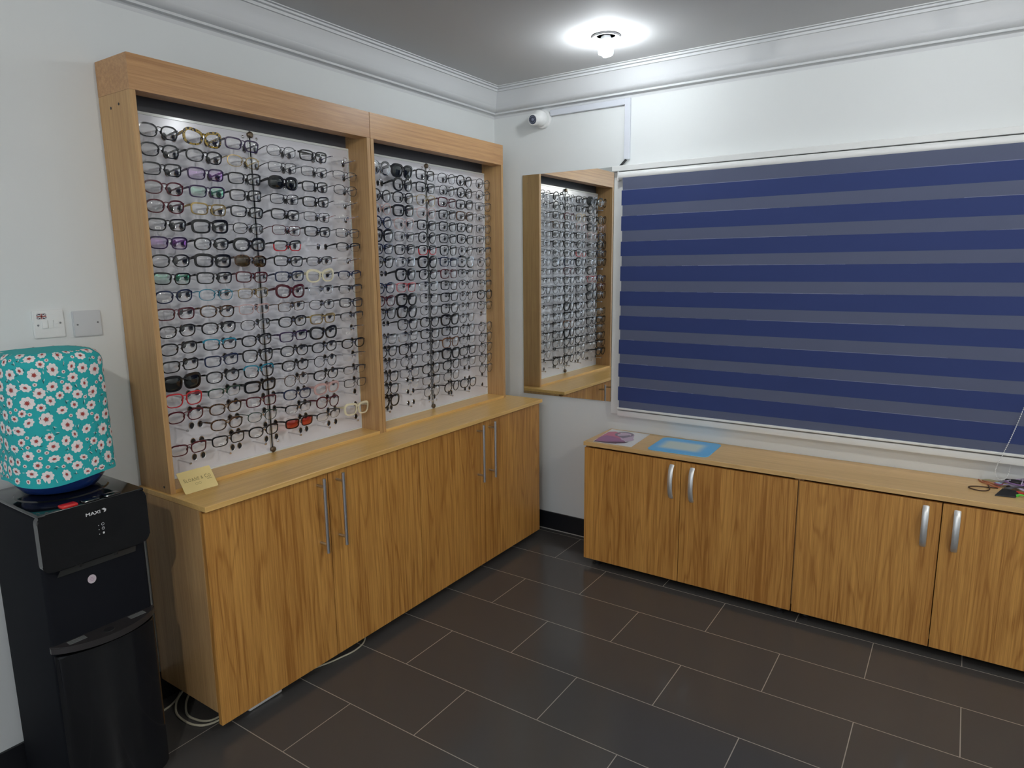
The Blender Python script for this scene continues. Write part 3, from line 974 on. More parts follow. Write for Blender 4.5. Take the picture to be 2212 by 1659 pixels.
# ------------------------------------------------------------------ leaflet, mat, cords on the low worktop
M_paper = pbr('coated_paper', (0.82, 0.82, 0.82), 0.35)
M_pink = pbr('pink_print', (0.62, 0.17, 0.28), 0.35)
M_mauve = pbr('mauve_print', (0.36, 0.13, 0.30), 0.35)
M_lil = pbr('lilac_print', (0.62, 0.48, 0.62), 0.35)
M_plum = pbr('plum_print', (0.10, 0.035, 0.08), 0.35)
M_grayv = pbr('grey_violet_print', (0.24, 0.19, 0.27), 0.35)
lf = [Vector((x, y, ZTB)) for x, y in ((0.791, -0.300), (0.998, -0.297), (0.979, -0.020), (0.762, -0.020))]
def lfp(u, v, h=0.0012):
    p = lf[0] * (1 - u) * (1 - v) + lf[1] * u * (1 - v) + lf[2] * u * v + lf[3] * (1 - u) * v
    return (p.x, p.y, ZTB + h)
leaf = thing('leaflet', 'white leaflet printed in pink and mauve lying on the low worktop', 'leaflet', (0.88, -0.16, ZTB))
bm = new()
prism(bm, [lfp(0, 0, 0.0003), lfp(1, 0, 0.0003), lfp(1, 1, 0.0003), lfp(0, 1, 0.0003)], (0, 0, 0.0012))
def pshape(pts, mi, h):
    poly(bm, [lfp(u, v, h) for u, v in pts], mi)
pshape([(0.02, 0.03), (0.0, 0.30), (0.03, 0.78), (0.16, 0.86), (0.33, 0.80), (0.47, 0.64), (0.55, 0.40), (0.62, 0.22), (0.58, 0.05), (0.35, 0.02)], 1, 0.0017)
pshape([(0.02, 0.03), (0.02, 0.34), (0.10, 0.52), (0.28, 0.50), (0.45, 0.44), (0.62, 0.36), (0.72, 0.26), (0.60, 0.10), (0.35, 0.02)], 2, 0.0019)
pshape([(0.30, 0.62), (0.38, 0.84), (0.58, 0.90), (0.70, 0.80), (0.78, 0.55), (0.86, 0.44), (0.76, 0.30), (0.58, 0.34), (0.48, 0.48)], 3, 0.0021)
for k in range(14):
    a0, a1 = R(-20 + k * 18), R(-20 + (k + 1) * 18)
    pshape([(0.47 + 0.23 * math.cos(a0), 0.72 + 0.20 * math.sin(a0)), (0.47 + 0.23 * math.cos(a1), 0.72 + 0.20 * math.sin(a1)), (0.47 + 0.17 * math.cos(a1), 0.72 + 0.14 * math.sin(a1)), (0.47 + 0.17 * math.cos(a0), 0.72 + 0.14 * math.sin(a0))], 5, 0.0023)
pshape([(0.36, 0.56), (0.52, 0.66), (0.60, 0.74), (0.68, 0.66), (0.56, 0.46)], 5, 0.0023)
pshape([(0.02, 0.005), (0.02, 0.07), (0.30, 0.09), (0.62, 0.22), (0.80, 0.28), (0.74, 0.16), (0.55, 0.05), (0.30, 0.01)], 4, 0.0022)
obj('sheet', bm, [M_paper, M_pink, M_mauve, M_lil, M_plum, M_grayv], leaf, False)

mt = pbr('blue_foam_mat', (0.13, 0.43, 0.80), 0.55)
nt, N, L, B = nodes(mt)
tc = N.new('ShaderNodeTexCoord')
vm = N.new('ShaderNodeVectorMath'); vm.operation = 'ABSOLUTE'
mpn = N.new('ShaderNodeMapping'); mpn.inputs['Location'].default_value = (0.012, 0.0, 0.0)
L.new(tc.outputs['Object'], mpn.inputs['Vector']); L.new(mpn.outputs[0], vm.inputs[0])
sx = N.new('ShaderNodeSeparateXYZ'); L.new(vm.outputs[0], sx.inputs[0])
def ss(sock, a, b):
    q = N.new('ShaderNodeMapRange'); q.interpolation_type = 'SMOOTHSTEP'
    q.inputs['From Min'].default_value = a; q.inputs['From Max'].default_value = b
    q.inputs['To Min'].default_value = 1; q.inputs['To Max'].default_value = 0
    L.new(sock, q.inputs['Value']); return q.outputs[0]
mul = N.new('ShaderNodeMath'); mul.operation = 'MULTIPLY'
L.new(ss(sx.outputs[0], 0.070, 0.118), mul.inputs[0]); L.new(ss(sx.outputs[1], 0.045, 0.095), mul.inputs[1])
mxn = N.new('ShaderNodeMix'); mxn.data_type = 'RGBA'
mxn.inputs[6].default_value = (0.16, 0.50, 0.86, 1); mxn.inputs[7].default_value = (0.64, 0.72, 0.68, 1)
L.new(mul.outputs[0], mxn.inputs[0]); L.new(mxn.outputs[2], B.inputs['Base Color'])
bm = new()
prism(bm, [(1.216 + 0.5 * 0 + a, -0.161 + b, ZTB + 0.0003) for a, b in rrect(0.292, 0.262, 0.030, 6)], (0, 0, 0.003))
mat_o = thing('counter_mat', 'blue rounded mat with a faded white centre on the low worktop', 'mat', (1.216, -0.161, ZTB))
obj('foam_pad', bm, mt, mat_o)
mat_o.rotation_euler = (0, 0, R(2.0))

def cord_thing(name, label, cat, pts, r, mat, closed=False, flat=1.0, grp=None):
    bm = new()
    tube(bm, smoothline([(x, y, ZTB + h) for x, y, h in pts], 8, closed), r, 7, closed, flat=flat)
    o = obj(name, bm, mat)
    return tag(o, label, cat, grp)
M_brown = pbr('brown_cord', (0.06, 0.025, 0.012), 0.5)
M_orange = pbr('orange_cord', (0.50, 0.16, 0.08), 0.55)
M_greyst = pbr('grey_strap', (0.33, 0.33, 0.36), 0.6)
M_lilst = pbr('lilac_strap', (0.48, 0.42, 0.56), 0.6)
M_blackst = pbr('black_strap', (0.012, 0.012, 0.014), 0.6)
M_green = pbr('green_cord', (0.10, 0.60, 0.06), 0.5)
M_redc = pbr('red_cord', (0.55, 0.04, 0.03), 0.5)
G = 'eyewear cords heaped on the low worktop'
cord_thing('lanyard', 'brown cord lying in a long loop at the left of the cord heap', 'cord', [(2.450, -0.112, 0.003), (2.418, -0.118, 0.003), (2.382, -0.126, 0.003), (2.357, -0.145, 0.003), (2.362, -0.168, 0.003), (2.395, -0.180, 0.003), (2.420, -0.155, 0.003), (2.421, -0.120, 0.0065), (2.418, -0.085, 0.003)], 0.0022, M_brown, grp=G)
cord_thing('lanyard', 'orange cord with stopper knots at the far left of the cord heap', 'cord', [(2.388, -0.020, 0.003), (2.398, -0.050, 0.003), (2.415, -0.080, 0.007), (2.436, -0.095, 0.004), (2.455, -0.100, 0.004), (2.446, -0.080, 0.004), (2.425, -0.062, 0.007), (2.402, -0.030, 0.003)], 0.0026, M_orange, grp=G)
cord_thing('eyewear_strap', 'wide grey strap on top of the cord heap by the wall', 'strap', [(2.455, -0.040, 0.010), (2.485, -0.030, 0.018), (2.520, -0.045, 0.022), (2.570, -0.040, 0.018), (2.620, -0.060, 0.008)], 0.008, M_greyst, flat=0.25, grp=G)
cord_thing('eyewear_strap', 'lilac strap winding across the middle of the cord heap', 'strap', [(2.450, -0.080, 0.006), (2.480, -0.085, 0.016), (2.505, -0.115, 0.020), (2.535, -0.135, 0.014), (2.580, -0.130, 0.010), (2.620, -0.140, 0.006)], 0.007, M_lilst, flat=0.28, grp=G)
cord_thing('eyewear_strap', 'black strap looping behind the lilac strap in the cord heap', 'strap', [(2.462, -0.060, 0.010), (2.490, -0.062, 0.030), (2.530, -0.080, 0.032), (2.560, -0.070, 0.030), (2.610, -0.090, 0.010)], 0.007, M_blackst, flat=0.3, grp=G)
cord_thing('eyewear_strap', 'silver grey strap crossing under the lilac strap in the cord heap', 'strap', [(2.470, -0.125, 0.004), (2.500, -0.095, 0.010), (2.528, -0.060, 0.012), (2.560, -0.095, 0.010), (2.600, -0.105, 0.006)], 0.006, M_greyst, flat=0.3, grp=G)
cord_thing('lanyard', 'bright green cord in front of the black pouch', 'cord', [(2.486, -0.176, 0.004), (2.500, -0.170, 0.004), (2.510, -0.183, 0.004), (2.496, -0.190, 0.004), (2.520, -0.186, 0.010), (2.560, -0.200, 0.004), (2.600, -0.190, 0.004)], 0.003, M_green, grp=G)
cord_thing('lanyard', 'red cord beside the green cord at the photo edge', 'cord', [(2.505, -0.158, 0.012), (2.520, -0.165, 0.012), (2.545, -0.172, 0.009), (2.590, -0.165, 0.004)], 0.0035, M_redc, grp=G)
cord_thing('eyewear_strap', 'pale grey strap folded double beside the wall at the photo edge', 'strap', [(2.490, -0.020, 0.008), (2.530, -0.015, 0.026), (2.565, -0.055, 0.030), (2.600, -0.030, 0.016), (2.640, -0.045, 0.006)], 0.009, M_lilst, flat=0.25, grp=G)
cord_thing('eyewear_strap', 'dark grey strap lying over the black pouch', 'strap', [(2.470, -0.120, 0.010), (2.500, -0.130, 0.022), (2.540, -0.110, 0.020), (2.575, -0.150, 0.014), (2.620, -0.165, 0.006)], 0.008, pbr('dark_grey_strap', (0.10, 0.10, 0.115), 0.6), flat=0.28, grp=G)
cord_thing('eyewear_strap', 'sand and blue patterned strap end at the back left of the heap', 'strap', [(2.402, -0.022, 0.003), (2.420, -0.018, 0.006), (2.445, -0.022, 0.006), (2.468, -0.028, 0.008), (2.500, -0.040, 0.012)], 0.007, pbr('sand_strap', (0.40, 0.38, 0.22), 0.6), flat=0.28, grp=G)
rc = random.Random(5)
for lab, mm in (('thin lilac cord tangled through the middle of the cord heap', M_lilst), ('thin black cord tangled at the back of the cord heap', M_blackst),
                ('thin silver cord looping over the right of the cord heap', M_greyst), ('thin violet cord curled beside the round badge', pbr('violet_cord', (0.28, 0.16, 0.36), 0.55))):
    q = [(2.470, -0.085), (2.505, -0.045), (2.535, -0.080), (2.505, -0.110), (2.480, -0.065), (2.530, -0.050), (2.575, -0.090), (2.610, -0.075)]
    cord_thing('lanyard', lab, 'cord', [(a + rc.uniform(-0.012, 0.018), b + rc.uniform(-0.020, 0.018), 0.012 + 0.020 * rc.random()) for a, b in q], 0.0030, mm, grp=G)
bm = new()
pp = [(2.437, -0.214, 0.001), (2.500, -0.205, 0.001), (2.512, -0.150, 0.004), (2.462, -0.135, 0.004)]
v0 = [bm.verts.new((x, y, ZTB + h)) for x, y, h in pp]
v1 = [bm.verts.new((x * 0.98 + 0.0495, y * 0.98 - 0.003, ZTB + h)) for (x, y, _), h in zip(pp, (0.004, 0.007, 0.014, 0.012))]
bm.faces.new(v0); bm.faces.new(v1)
for k in range(4): bm.faces.new((v0[k], v0[(k + 1) % 4], v1[(k + 1) % 4], v1[k]))
tag(obj('cloth_pouch', bm, M_blackst), 'flat black cloth pouch at the front of the cord heap', 'pouch', None)
bm = new()
lathe(bm, (2.452, -0.078, ZTB + 0.0105), [(0.0, 0.0), (0.014, 0.0), (0.0165, 0.002), (0.014, 0.004), (0.012, 0.0045)], 20)
lathe(bm, (2.452, -0.078, ZTB + 0.0146), [(0.011, 0.0), (0.011, 0.0012), (0.0, 0.0014)], 20, mi=1)
tag(obj('badge', bm, [pbr('wine_rim', (0.30, 0.08, 0.14), 0.4), pbr('pale_blue_face', (0.35, 0.55, 0.75), 0.3)]), 'round pale blue badge with a wine-coloured rim on the cord heap', 'badge')

# ------------------------------------------------------------------ wall plates
def plate(y0, y1, z0, z1, label, switched):
    t = thing('switch_plate' if switched else 'blank_plate', label, 'switch' if switched else 'wall plate', (0, (y0 + y1) / 2, (z0 + z1) / 2))
    bm = new()
    yc, zc = (y0 + y1) / 2, (z0 + z1) / 2
    prism(bm, [(0.0005, yc + a, zc + b) for a, b in rrect(y1 - y0, z1 - z0, 0.004, 3)], (0.0075, 0, 0))
    bmesh.ops.bevel(bm, geom=[e for e in bm.edges if all(v.co.x > 0.007 for v in e.verts)], offset=0.0022, segments=2, affect='EDGES')
    obj('cover', bm, M_white if switched else M_grey2, t)
    for s in (-1, 1):
        bm = new()
        lathe(bm, (0.0078, yc + s * (y1 - y0) * 0.36, zc + (-0.002 if s < 0 else 0.002)), [(0.0028, 0.0), (0.0028, 0.0010), (0.0, 0.0013)], 12, 'x')
        obj('screw', bm, M_alu_d, t)
    if switched:
        for k in range(3):
            yy = yc - 0.013 + k * 0.0155
            bm = new()
            prism(bm, [(0.0080, yy - 0.0065, zc - 0.0115), (0.0080, yy + 0.0065, zc - 0.0115), (0.0080, yy + 0.0065, zc + 0.0115), (0.0080, yy - 0.0065, zc + 0.0115)], (0.0022, 0, 0))
            for v in bm.verts:
                if v.co.x > 0.009 and v.co.z < zc: v.co.x += (0.0025 if k == 0 else -0.0008)
            obj('rocker', bm, M_white, t, False)
        # small flag sticker
        bm = new()
        ya, za, fw_, fh = y0 + 0.010, z1 - 0.025, 0.026, 0.016
        X = 0.0083
        def Q(u, v, e): return (X + e, ya + fw_ * u, za + fh * v)
        poly(bm, [Q(0, 0, 0), Q(1, 0, 0), Q(1, 1, 0), Q(0, 1, 0)], 0)
        for (a, b) in (((0, 0), (1, 1)), ((0, 1), (1, 0))):
            dv = 0.10
            poly(bm, [Q(a[0], a[1] - dv * (1 if a[1] else -0) , 0.0002), Q(a[0], a[1] + dv * (0 if a[1] else 1), 0.0002), Q(b[0], b[1] + (0 if b[1] else dv), 0.0002), Q(b[0], b[1] - (dv if b[1] else 0), 0.0002)], 1)
        for (u0, u1, v0, v1, mi, e) in ((0.40, 0.60, 0, 1, 1, 0.0003), (0, 1, 0.34, 0.66, 1, 0.0003), (0.44, 0.56, 0, 1, 2, 0.0004), (0, 1, 0.41, 0.59, 2, 0.0004)):
            poly(bm, [Q(u0, v0, e), Q(u1, v0, e), Q(u1, v1, e), Q(u0, v1, e)], mi)
        obj('flag_sticker', bm, [pbr('sticker_dark', (0.10, 0.09, 0.12), 0.5), M_stk, pbr('sticker_red', (0.35, 0.08, 0.07), 0.5)], t, False)
    return t
M_grey2 = pbr('blank_plate_plastic', (0.62, 0.64, 0.66), 0.35)
M_alu_d = pbr('dark_screw', (0.20, 0.21, 0.22), 0.4, 0.7)
plate(-2.376, -2.293, 1.328, 1.410, 'white triple light switch with a small flag sticker above the water bottle', True)
plate(-2.269, -2.187, 1.323, 1.403, 'plain grey-white blank wall plate beside the light switch', False)

# ------------------------------------------------------------------ security camera and trunking
t = thing('security_camera', 'white dome security camera on the back wall near the corner', 'camera', (0.318, 0, 2.298))
bm = new()
lathe(bm, (0.325, -0.0005, 2.297), [(0.0, 0.0), (0.048, 0.0), (0.048, -0.012), (0.046, -0.016), (0.0, -0.017)], 32, 'y')
obj('mount', bm, M_white, t)
bm = new()
cdir = Vector((-0.05, -0.95, -0.20)).normalized()
cc = Vector((0.322, -0.040, 2.297))
bmesh.ops.create_uvsphere(bm, u_segments=28, v_segments=18, radius=0.042, matrix=Matrix.Translation(cc))
obj('dome', bm, M_white, t)
bm = new()
ctr = cc + Vector((-0.010, 0, -0.003))
tube(bm, [ctr + cdir * 0.020, ctr + cdir * 0.046, ctr + cdir * 0.049], [0.030, 0.030, 0.0265], 24)
obj('lens_hood', bm, M_white, t)
bm = new()
tube(bm, [ctr + cdir * 0.0485, ctr + cdir * 0.0500], [0.0235, 0.0225], 24)
side = cdir.orthogonal().normalized(); sv = cdir.cross(side)
obj('lens_glass', bm, pbr('camera_lens', (0.05, 0.06, 0.09), 0.12), t)
bm = new()
for k in range(12):
    a = 2 * PI * k / 12
    q = ctr + cdir * 0.0500 + side * 0.017 * math.cos(a) + sv * 0.017 * math.sin(a)
    tube(bm, [q, q + cdir * 0.001], 0.0026, 8)
tube(bm, [ctr + cdir * 0.050, ctr + cdir * 0.0525], [0.008, 0.006], 12)
obj('led_ring', bm, pbr('camera_led', (0.16, 0.18, 0.26), 0.2), t)
bm = new()
box(bm, 0.372, 0.800, -0.016, -0.0005, 2.306, 2.336, 0.002, 1)
box(bm, 0.8005, 0.830, -0.016, -0.0005, 2.046, 2.336, 0.002, 1)
box(bm, 0.797, 0.8035, -0.0165, -0.0005, 2.308, 2.332)
tag(obj('cable_trunking', bm, M_trunk), 'pale plastic cable trunking running from the security camera down to the blind', 'trunking')
bm = new()
tube(bm, [(0.812, -0.010, 2.046), (0.800, -0.012, 2.034), (0.780, -0.014, 2.014)], 0.006, 8)
tag(obj('cable', bm, M_rubber), 'short dark cable leaving the foot of the trunking above the blind', 'cable')

# ------------------------------------------------------------------ water dispenser
DY0, DY1 = -2.563, -2.287
DYC = (DY0 + DY1) / 2
M_blk = pbr('gloss_black_cabinet', (0.006, 0.0065, 0.008), 0.12, coat=0.4)
M_blk2 = pbr('satin_black_cabinet', (0.006, 0.007, 0.010), 0.75, spec=0.15)
M_tray = pbr('charcoal_tray', (0.028, 0.025, 0.025), 0.28)
M_print = pbr('white_print', (0.70, 0.70, 0.70), 0.5)
wd_ = thing('water_dispenser', 'glossy black water dispenser standing at the left of the cabinets', 'water dispenser', (0.20, DYC, 0))
bm = new()
box(bm, 0.030, 0.345, DY0 + 0.004, DY1 - 0.004, 0.020, 0.900, 0.010, 3)
obj('body', bm, M_blk2, wd_)
bm = new()
box(bm, 0.060, 0.30, DY0 + 0.012, DY1 - 0.012, 0.0, 0.020)
obj('plinth', bm, M_black_pl, wd_, False)
bm = new()
prism(bm, [(0.347, DYC + a, 0.829 + b) for a, b in rrect(0.276, 0.158, 0.022, 6)], (0.024, 0, 0))
bmesh.ops.bevel(bm, geom=[e for e in bm.edges if all(v.co.x > 0.37 for v in e.verts)], offset=0.004, segments=2, affect='EDGES')
fp = obj('control_panel', bm, M_blk, wd_)
bm = new()
box(bm, 0.032, 0.369, DY0 + 0.003, DY1 - 0.003, 0.900, 0.911, 0.005, 2)
lathe(bm, (0.185, DYC, 0.9105), [(0.116, 0.0), (0.112, 0.004), (0.098, 0.006), (0.060, 0.006)], 36)
obj('top_cover', bm, M_blk, wd_)
def dsp(u, v):     # on the control panel face: u to the right, v up
    return lambda a, b: (0.3714, u + a, v + b)
# lettering
bm = new()
for du, dv in ((0, 0), (0.0006, 0), (0, 0.0004), (0.0006, 0.0004)):
    b2, wtx = text_bm('MAXI', 0.0125, lambda a, b: (0.37135 + du * 0.1 + dv * 0.15, -2.4505 + a * 1.28 + du, 0.8735 + b + dv))
    me = bpy.data.meshes.new('tmp'); b2.to_mesh(me); b2.free(); bm.from_mesh(me); bpy.data.meshes.remove(me)
e0 = -2.4505 + wtx * 1.28 + 0.004
poly(bm, [(0.37135, e0, 0.8835), (0.37135, e0 + 0.007, 0.8850), (0.37135, e0 + 0.0125, 0.8805), (0.37135, e0 + 0.0105, 0.8745), (0.37135, e0 + 0.005, 0.8725), (0.37135, e0 + 0.007, 0.8785)])
obj('lettering', bm, M_print, fp, False)
bm = new()
for k, (zz) in enumerate((0.841, 0.829, 0.816)):
    n = 16
    for i in range(n):
        a0, a1 = 2 * PI * i / n, 2 * PI * (i + 1) / n
        if k == 1 and i in (3, 4): continue
        ri = 0.0030 if k < 2 else 0.0
        if ri:
            poly(bm, [(0.37135, -2.410 + r_ * math.cos(a), zz + r_ * math.sin(a)) for r_, a in ((0.0038, a0), (0.0038, a1), (ri, a1), (ri, a0))])
    if k == 2:
        poly(bm, [(0.37135, -2.410 + 0.0028 * math.cos(2 * PI * i / 6), zz + 0.0034 * math.sin(2 * PI * i / 6)) for i in range(6)])
    if k == 1:
        poly(bm, [(0.37135, -2.4104, zz + 0.001), (0.37135, -2.4096, zz + 0.001), (0.37135, -2.4096, zz + 0.005), (0.37135, -2.4104, zz + 0.005)])
    poly(bm, [(0.37135, -2.421 + 0.0012 * math.cos(2 * PI * i / 8), zz - 0.001 + 0.0012 * math.sin(2 * PI * i / 8)) for i in range(8)])
obj('indicator_icons', bm, M_print, fp, False)
bm = new()   # red and dark push buttons along the front of the top
box(bm, 0.345, 0.372, -2.503, -2.463, 0.9105, 0.9185, 0.003, 2)
tag(obj('button', bm, pbr('red_button', (0.60, 0.02, 0.02), 0.2), wd_), 'red hot-water button')
for ya in (-2.450, -2.395):
    bm = new()
    box(bm, 0.345, 0.371, ya, ya + 0.042, 0.9105, 0.9165, 0.003, 2)
    obj('button', bm, M_blk, wd_)
bm = new()
prism(bm, [(0.346, DY0 + 0.036, 0.722), (0.346, DY1 - 0.036, 0.722), (0.360, DY1 - 0.040, 0.744), (0.360, DY0 + 0.040, 0.744)], (0.004, 0, 0.002))
obj('recess_lip', bm, pbr('grey_lip', (0.055, 0.056, 0.054), 0.22), wd_, False)
for ya in (-2.475, -2.380):
    bm = new()
    cyl(bm, (0.357, ya, 0.752), (0.357, ya, 0.738), 0.007, 14, 0.006)
    obj('tap', bm, M_black_pl, wd_)
bm = new()
prism(bm, [(0.3460, -2.4435 + 0.011 * math.cos(2 * PI * k / 24), 0.6865 + 0.0125 * math.sin(2 * PI * k / 24)) for k in range(24)], (0.0006, 0, 0))
st = obj('round_sticker', bm, pbr('pink_white_sticker', (0.62, 0.54, 0.58), 0.5), wd_, False)
bm = new()
for dz, hw in ((0.004, 0.004), (0.0, 0.006), (-0.004, 0.004)):
    poly(bm, [(0.3468, -2.4435 - hw, 0.6862 + dz), (0.3468, -2.4435 + hw, 0.6862 + dz), (0.3468, -2.4435 + hw, 0.6870 + dz), (0.3468, -2.4435 - hw, 0.6870 + dz)])
obj('sticker_print', bm, M_mauve, st, False)
# drip tray: crescent shelf
def bulge(y, d):
    u = (y - DYC) / ((DY1 - DY0) / 2)
    return d * max(0.0, 1 - u * u) ** 0.8
ys = [DY0 + (DY1 - DY0) * k / 24 for k in range(25)]
bm = new()
prism(bm, [(0.340, DY1, 0.520), (0.340, DY0, 0.520)] + [(0.348 + bulge(y, 0.062), y, 0.520) for y in ys], (0, 0, 0.018))
bmesh.ops.bevel(bm, geom=[e for e in bm.edges if all(v.co.z > 0.537 for v in e.verts) and all(v.co.x > 0.345 for v in e.verts)], offset=0.003, segments=2, affect='EDGES')
M_grille = pbr('grille_grey', (0.16, 0.165, 0.16), 0.35)
tr_ = obj('drip_tray', bm, M_tray, wd_)
for y_, n_ in ((-2.505, 5), (-2.345, 5)):
    bm = new()
    for k in range(n_):
        xk = 0.352 + k * 0.0045
        box(bm, xk, xk + 0.0016, y_ - 0.022, y_ + 0.022, 0.5383, 0.5392)
    obj('grille', bm, M_grille, tr_, False)
bm = new()
lathe(bm, (0.378, -2.430, 0.5382), [(0.0145, 0.0), (0.013, 0.0012), (0.0, 0.0012)], 20)
obj('drain_hole', bm, M_black_pl, tr_)
bm = new()
prism(bm, [(0.3465, DY1 - 0.006, 0.030), (0.3465, DY0 + 0.006, 0.030)] + [(0.350 + bulge(y, 0.046), y, 0.030) for y in ys if DY0 + 0.005 < y < DY1 - 0.005], (0, 0, 0.480))
bmesh.ops.bevel(bm, geom=[e for e in bm.edges if abs(e.verts[0].co.z - e.verts[1].co.z) < 1e-6 and all(v.co.x > 0.348 for v in e.verts)], offset=0.005, segments=2, affect='EDGES')
obj('door', bm, M_blk, wd_)

# bottle and its floral cover
BC = (0.185, DYC - 0.0)
bt = thing('water_bottle', 'dark blue water bottle upturned on the dispenser, hidden by its floral cover', 'bottle', (BC[0], BC[1], 0.925))
bm = new()
lathe(bm, (BC[0], BC[1], 0.0), [(0.0, 0.9172), (0.070, 0.9172), (0.092, 0.926), (0.108, 0.947), (0.115, 0.980), (0.117, 1.02), (0.117, 1.285), (0.100, 1.297), (0.0, 1.297)], 40)
obj('bottle_shell', bm, pbr('blue_polycarbonate', (0.012, 0.035, 0.16), 0.15), bt)

CR, Z0, Z1 = 0.126, 0.962, 1.312
def cover_pt(u, v, off=0.0):
    """u = arc angle, v = 0..1 up the side, 1..2 over the rounded top to its centre"""
    e = 3.0
    def sup(a):
        c, s = math.cos(a), math.sin(a)
        return (abs(c) ** e + abs(s) ** e) ** (-1 / e)
    ripple = 1 + 0.010 * math.sin(5 * u + 1.0) + 0.006 * math.sin(9 * u)
    rr = CR * sup(u) * 0.97
    if v <= 1:
        z = Z0 + (Z1 - 0.035 - Z0) * v + (0.006 * math.sin(3 * u) if v < 0.05 else 0)
        r = rr * (1 + (ripple - 1) * (1 - v) + 0.03 * (1 - v)) + off
    else:
        q = (v - 1)
        a = min(1, q / 0.35) * PI / 2
        if q <= 0.35:
            r = rr - 0.035 + 0.035 * math.cos(a); z = Z1 - 0.035 + 0.035 * math.sin(a)
            r += off * math.cos(a); z += off * math.sin(a)
        else:
            r = (rr - 0.035) * (1 - (q - 0.35) / 0.65); z = Z1 + off
    return Vector((BC[0] + r * math.cos(u), BC[1] + r * math.sin(u), z))
bm = new()
nu = 72
vv = [k / 16 for k in range(17)] + [1 + 0.35 * k / 6 for k in range(1, 7)] + [1.6, 1.99]
rings = [[bm.verts.new(cover_pt(2 * PI * k / nu, v)) for k in range(nu)] for v in vv]
for a, b in zip(rings, rings[1:]):
    for k in range(nu):
        bm.faces.new((a[k], a[(k + 1) % nu], b[(k + 1) % nu], b[k]))
bm.faces.new(rings[-1])
PERIM = 2 * PI * CR * 1.08
VH = Z1 - 0.035 - Z0
def to_cover(x, y, off):
    u = x / PERIM * 2 * PI
    v = y / VH
    if v > 1: v = 1 + (y - VH) / 0.055 * 0.35
    return cover_pt(u, v, off)
def flower(cx, cy, r, rot, squash):
    def pt(a, rr, off):
        dx, dy = rr * math.cos(a), rr * math.sin(a) * squash
        return to_cover(cx + dx * math.cos(rot) - dy * math.sin(rot), cy + dx * math.sin(rot) + dy * math.cos(rot), off)
    n = 32
    npet = 8
    c0 = bm.verts.new(pt(0, 0, 0.0010))
    ring = [bm.verts.new(pt(2 * PI * k / n, r * (0.80 + 0.20 * abs(math.cos(npet / 2 * 2 * PI * k / n))), 0.0006)) for k in range(n)]
    for k in range(n):
        bm.faces.new((c0, ring[k], ring[(k + 1) % n])).material_index = 1
    n2 = 20
    c1 = bm.verts.new(pt(0, 0, 0.0015))
    ring = [bm.verts.new(pt(2 * PI * k / n2, r * ((0.62 if k % 4 == 0 else 0.50) if k % 2 == 0 else 0.27) * (1.0 if r < 0.014 else 0.80), 0.0014)) for k in range(n2)]
    for k in range(n2):
        bm.faces.new((c1, ring[k], ring[(k + 1) % n2])).material_index = 2
def leafd(cx, cy, l, rot, mi):
    pts = [(-l, 0), (-l * 0.2, l * 0.28), (l, 0.05 * l), (-l * 0.1, -l * 0.12)]
    vs = [bm.verts.new(to_cover(cx + a * math.cos(rot) - b * math.sin(rot), cy + a * math.sin(rot) + b * math.cos(rot), 0.0008)) for a, b in pts]
    bm.faces.new(vs).material_index = mi
rf = random.Random(11)
spots = []
for (r, tries) in ((0.0185, 700), (0.0150, 1500), (0.0115, 3000), (0.0065, 4000)):
    for _ in range(tries):
        x, y = rf.uniform(0, PERIM), rf.uniform(0.004 + r, VH + 0.045)
        ok = True
        for (a, b, q) in spots:
            dx = abs(a - x); dx = min(dx, PERIM - dx)
            if math.hypot(dx, b - y) < (r + q) * (1.0 if r > 0.008 else 0.98): ok = False; break
        if ok and not (r == 0.0185 and sum(1 for s in spots if s[2] == 0.0185) > 42):
            spots.append((x, y, r))
for (x, y, r) in spots:
    if r > 0.007:
        flower(x, y, r, rf.uniform(0, 6.28), rf.uniform(0.68, 1.0))
    elif rf.random() < 0.55:
        leafd(x, y, 0.0075, rf.uniform(0, 6.28), 3); leafd(x + 0.002, y + 0.003, 0.006, rf.uniform(0, 6.28), 1)
    else:
        flower(x, y, r * 0.85, 0, 0.9)
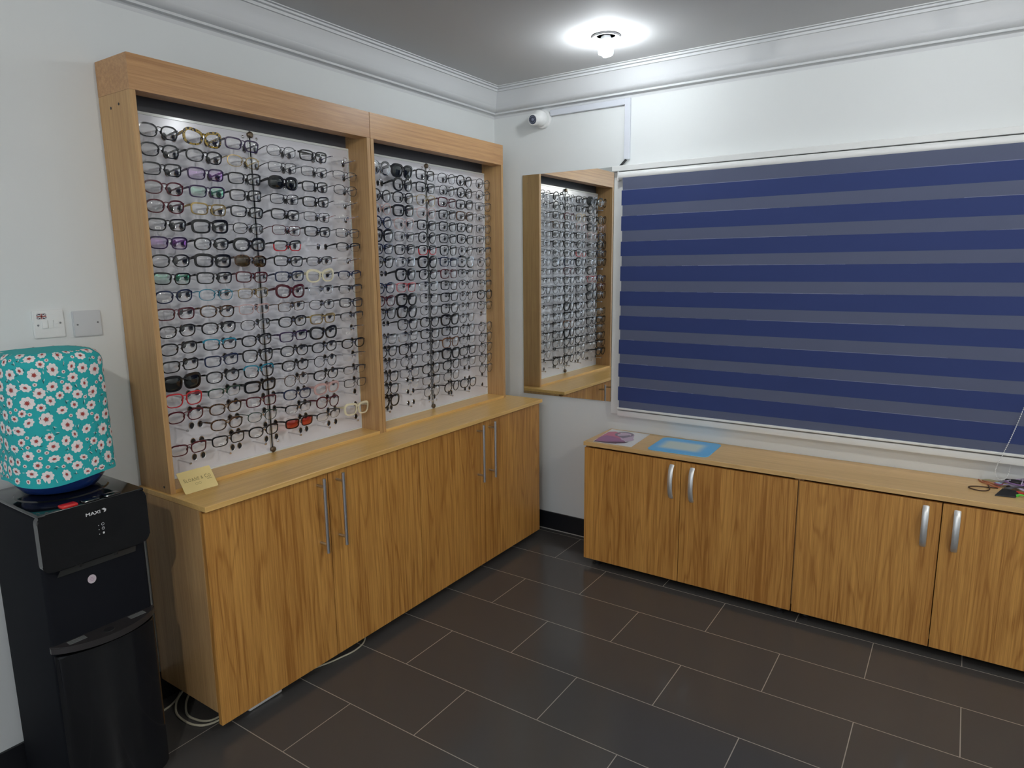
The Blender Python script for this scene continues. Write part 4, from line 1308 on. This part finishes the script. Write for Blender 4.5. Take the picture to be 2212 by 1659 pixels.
for _ in range(420):
    leafd(rf.uniform(0, PERIM), rf.uniform(0.01, VH + 0.04), rf.uniform(0.002, 0.0062), rf.uniform(0, 6.28), 1 if rf.random() < 0.45 else 3)
M_teal = pbr('teal_cotton', (0.015, 0.40, 0.41), 0.8)
cv = obj('bottle_cover', bm, [M_teal, pbr('white_flower', (0.84, 0.79, 0.77), 0.8), pbr('red_flower_heart', (0.36, 0.05, 0.04), 0.8), pbr('dark_leaf', (0.015, 0.10, 0.10), 0.8)], ang=60)
tag(cv, 'teal floral cloth cover with white flowers over the dispenser bottle', 'bottle cover')

# ------------------------------------------------------------------ cables under the left cabinet
M_cab = pbr('cream_cable', (0.52, 0.48, 0.36), 0.5)
def cable(pts, label, r=0.0038):
    bm = new()
    tube(bm, smoothline(pts, 8), r, 8)
    tag(obj('power_cable', bm, M_cab), label, 'cable', 'cables under the left cabinet')
cable([(0.030, -2.03, 0.075), (0.032, -2.06, 0.03), (0.052, -2.10, 0.0045), (0.075, -2.155, 0.0045), (0.07, -2.22, 0.0045)], 'cream cable curving out towards the dispenser under the left base cabinet')
cable([(0.055, -1.99, 0.07), (0.060, -2.09, 0.02), (0.105, -2.135, 0.0045), (0.165, -2.152, 0.0045), (0.237, -2.146, 0.0045), (0.280, -2.110, 0.0045), (0.29, -2.02, 0.0045)], 'cream cable looping farthest out below the end of the left base cabinet')
cable([(0.075, -1.98, 0.06), (0.085, -2.07, 0.02), (0.140, -2.118, 0.0045), (0.200, -2.130, 0.0045), (0.265, -2.100, 0.0045), (0.27, -2.00, 0.0045)], 'cream cable on the inner side of the loop below the left base cabinet')
cable([(0.30, -1.75, 0.0045), (0.335, -1.66, 0.0045), (0.352, -1.59, 0.0045), (0.360, -1.53, 0.0045), (0.345, -1.47, 0.0045), (0.30, -1.42, 0.0045)], 'cream cable showing below the door near the middle of the left cabinets', 0.0032)
bm = new()
box(bm, 0.270, 0.334, -2.00, -1.862, 0.0005, 0.026, 0.006, 2)
tag(obj('extension_socket', bm, M_white), 'white extension block just showing under the left cabinet doors', 'extension lead')
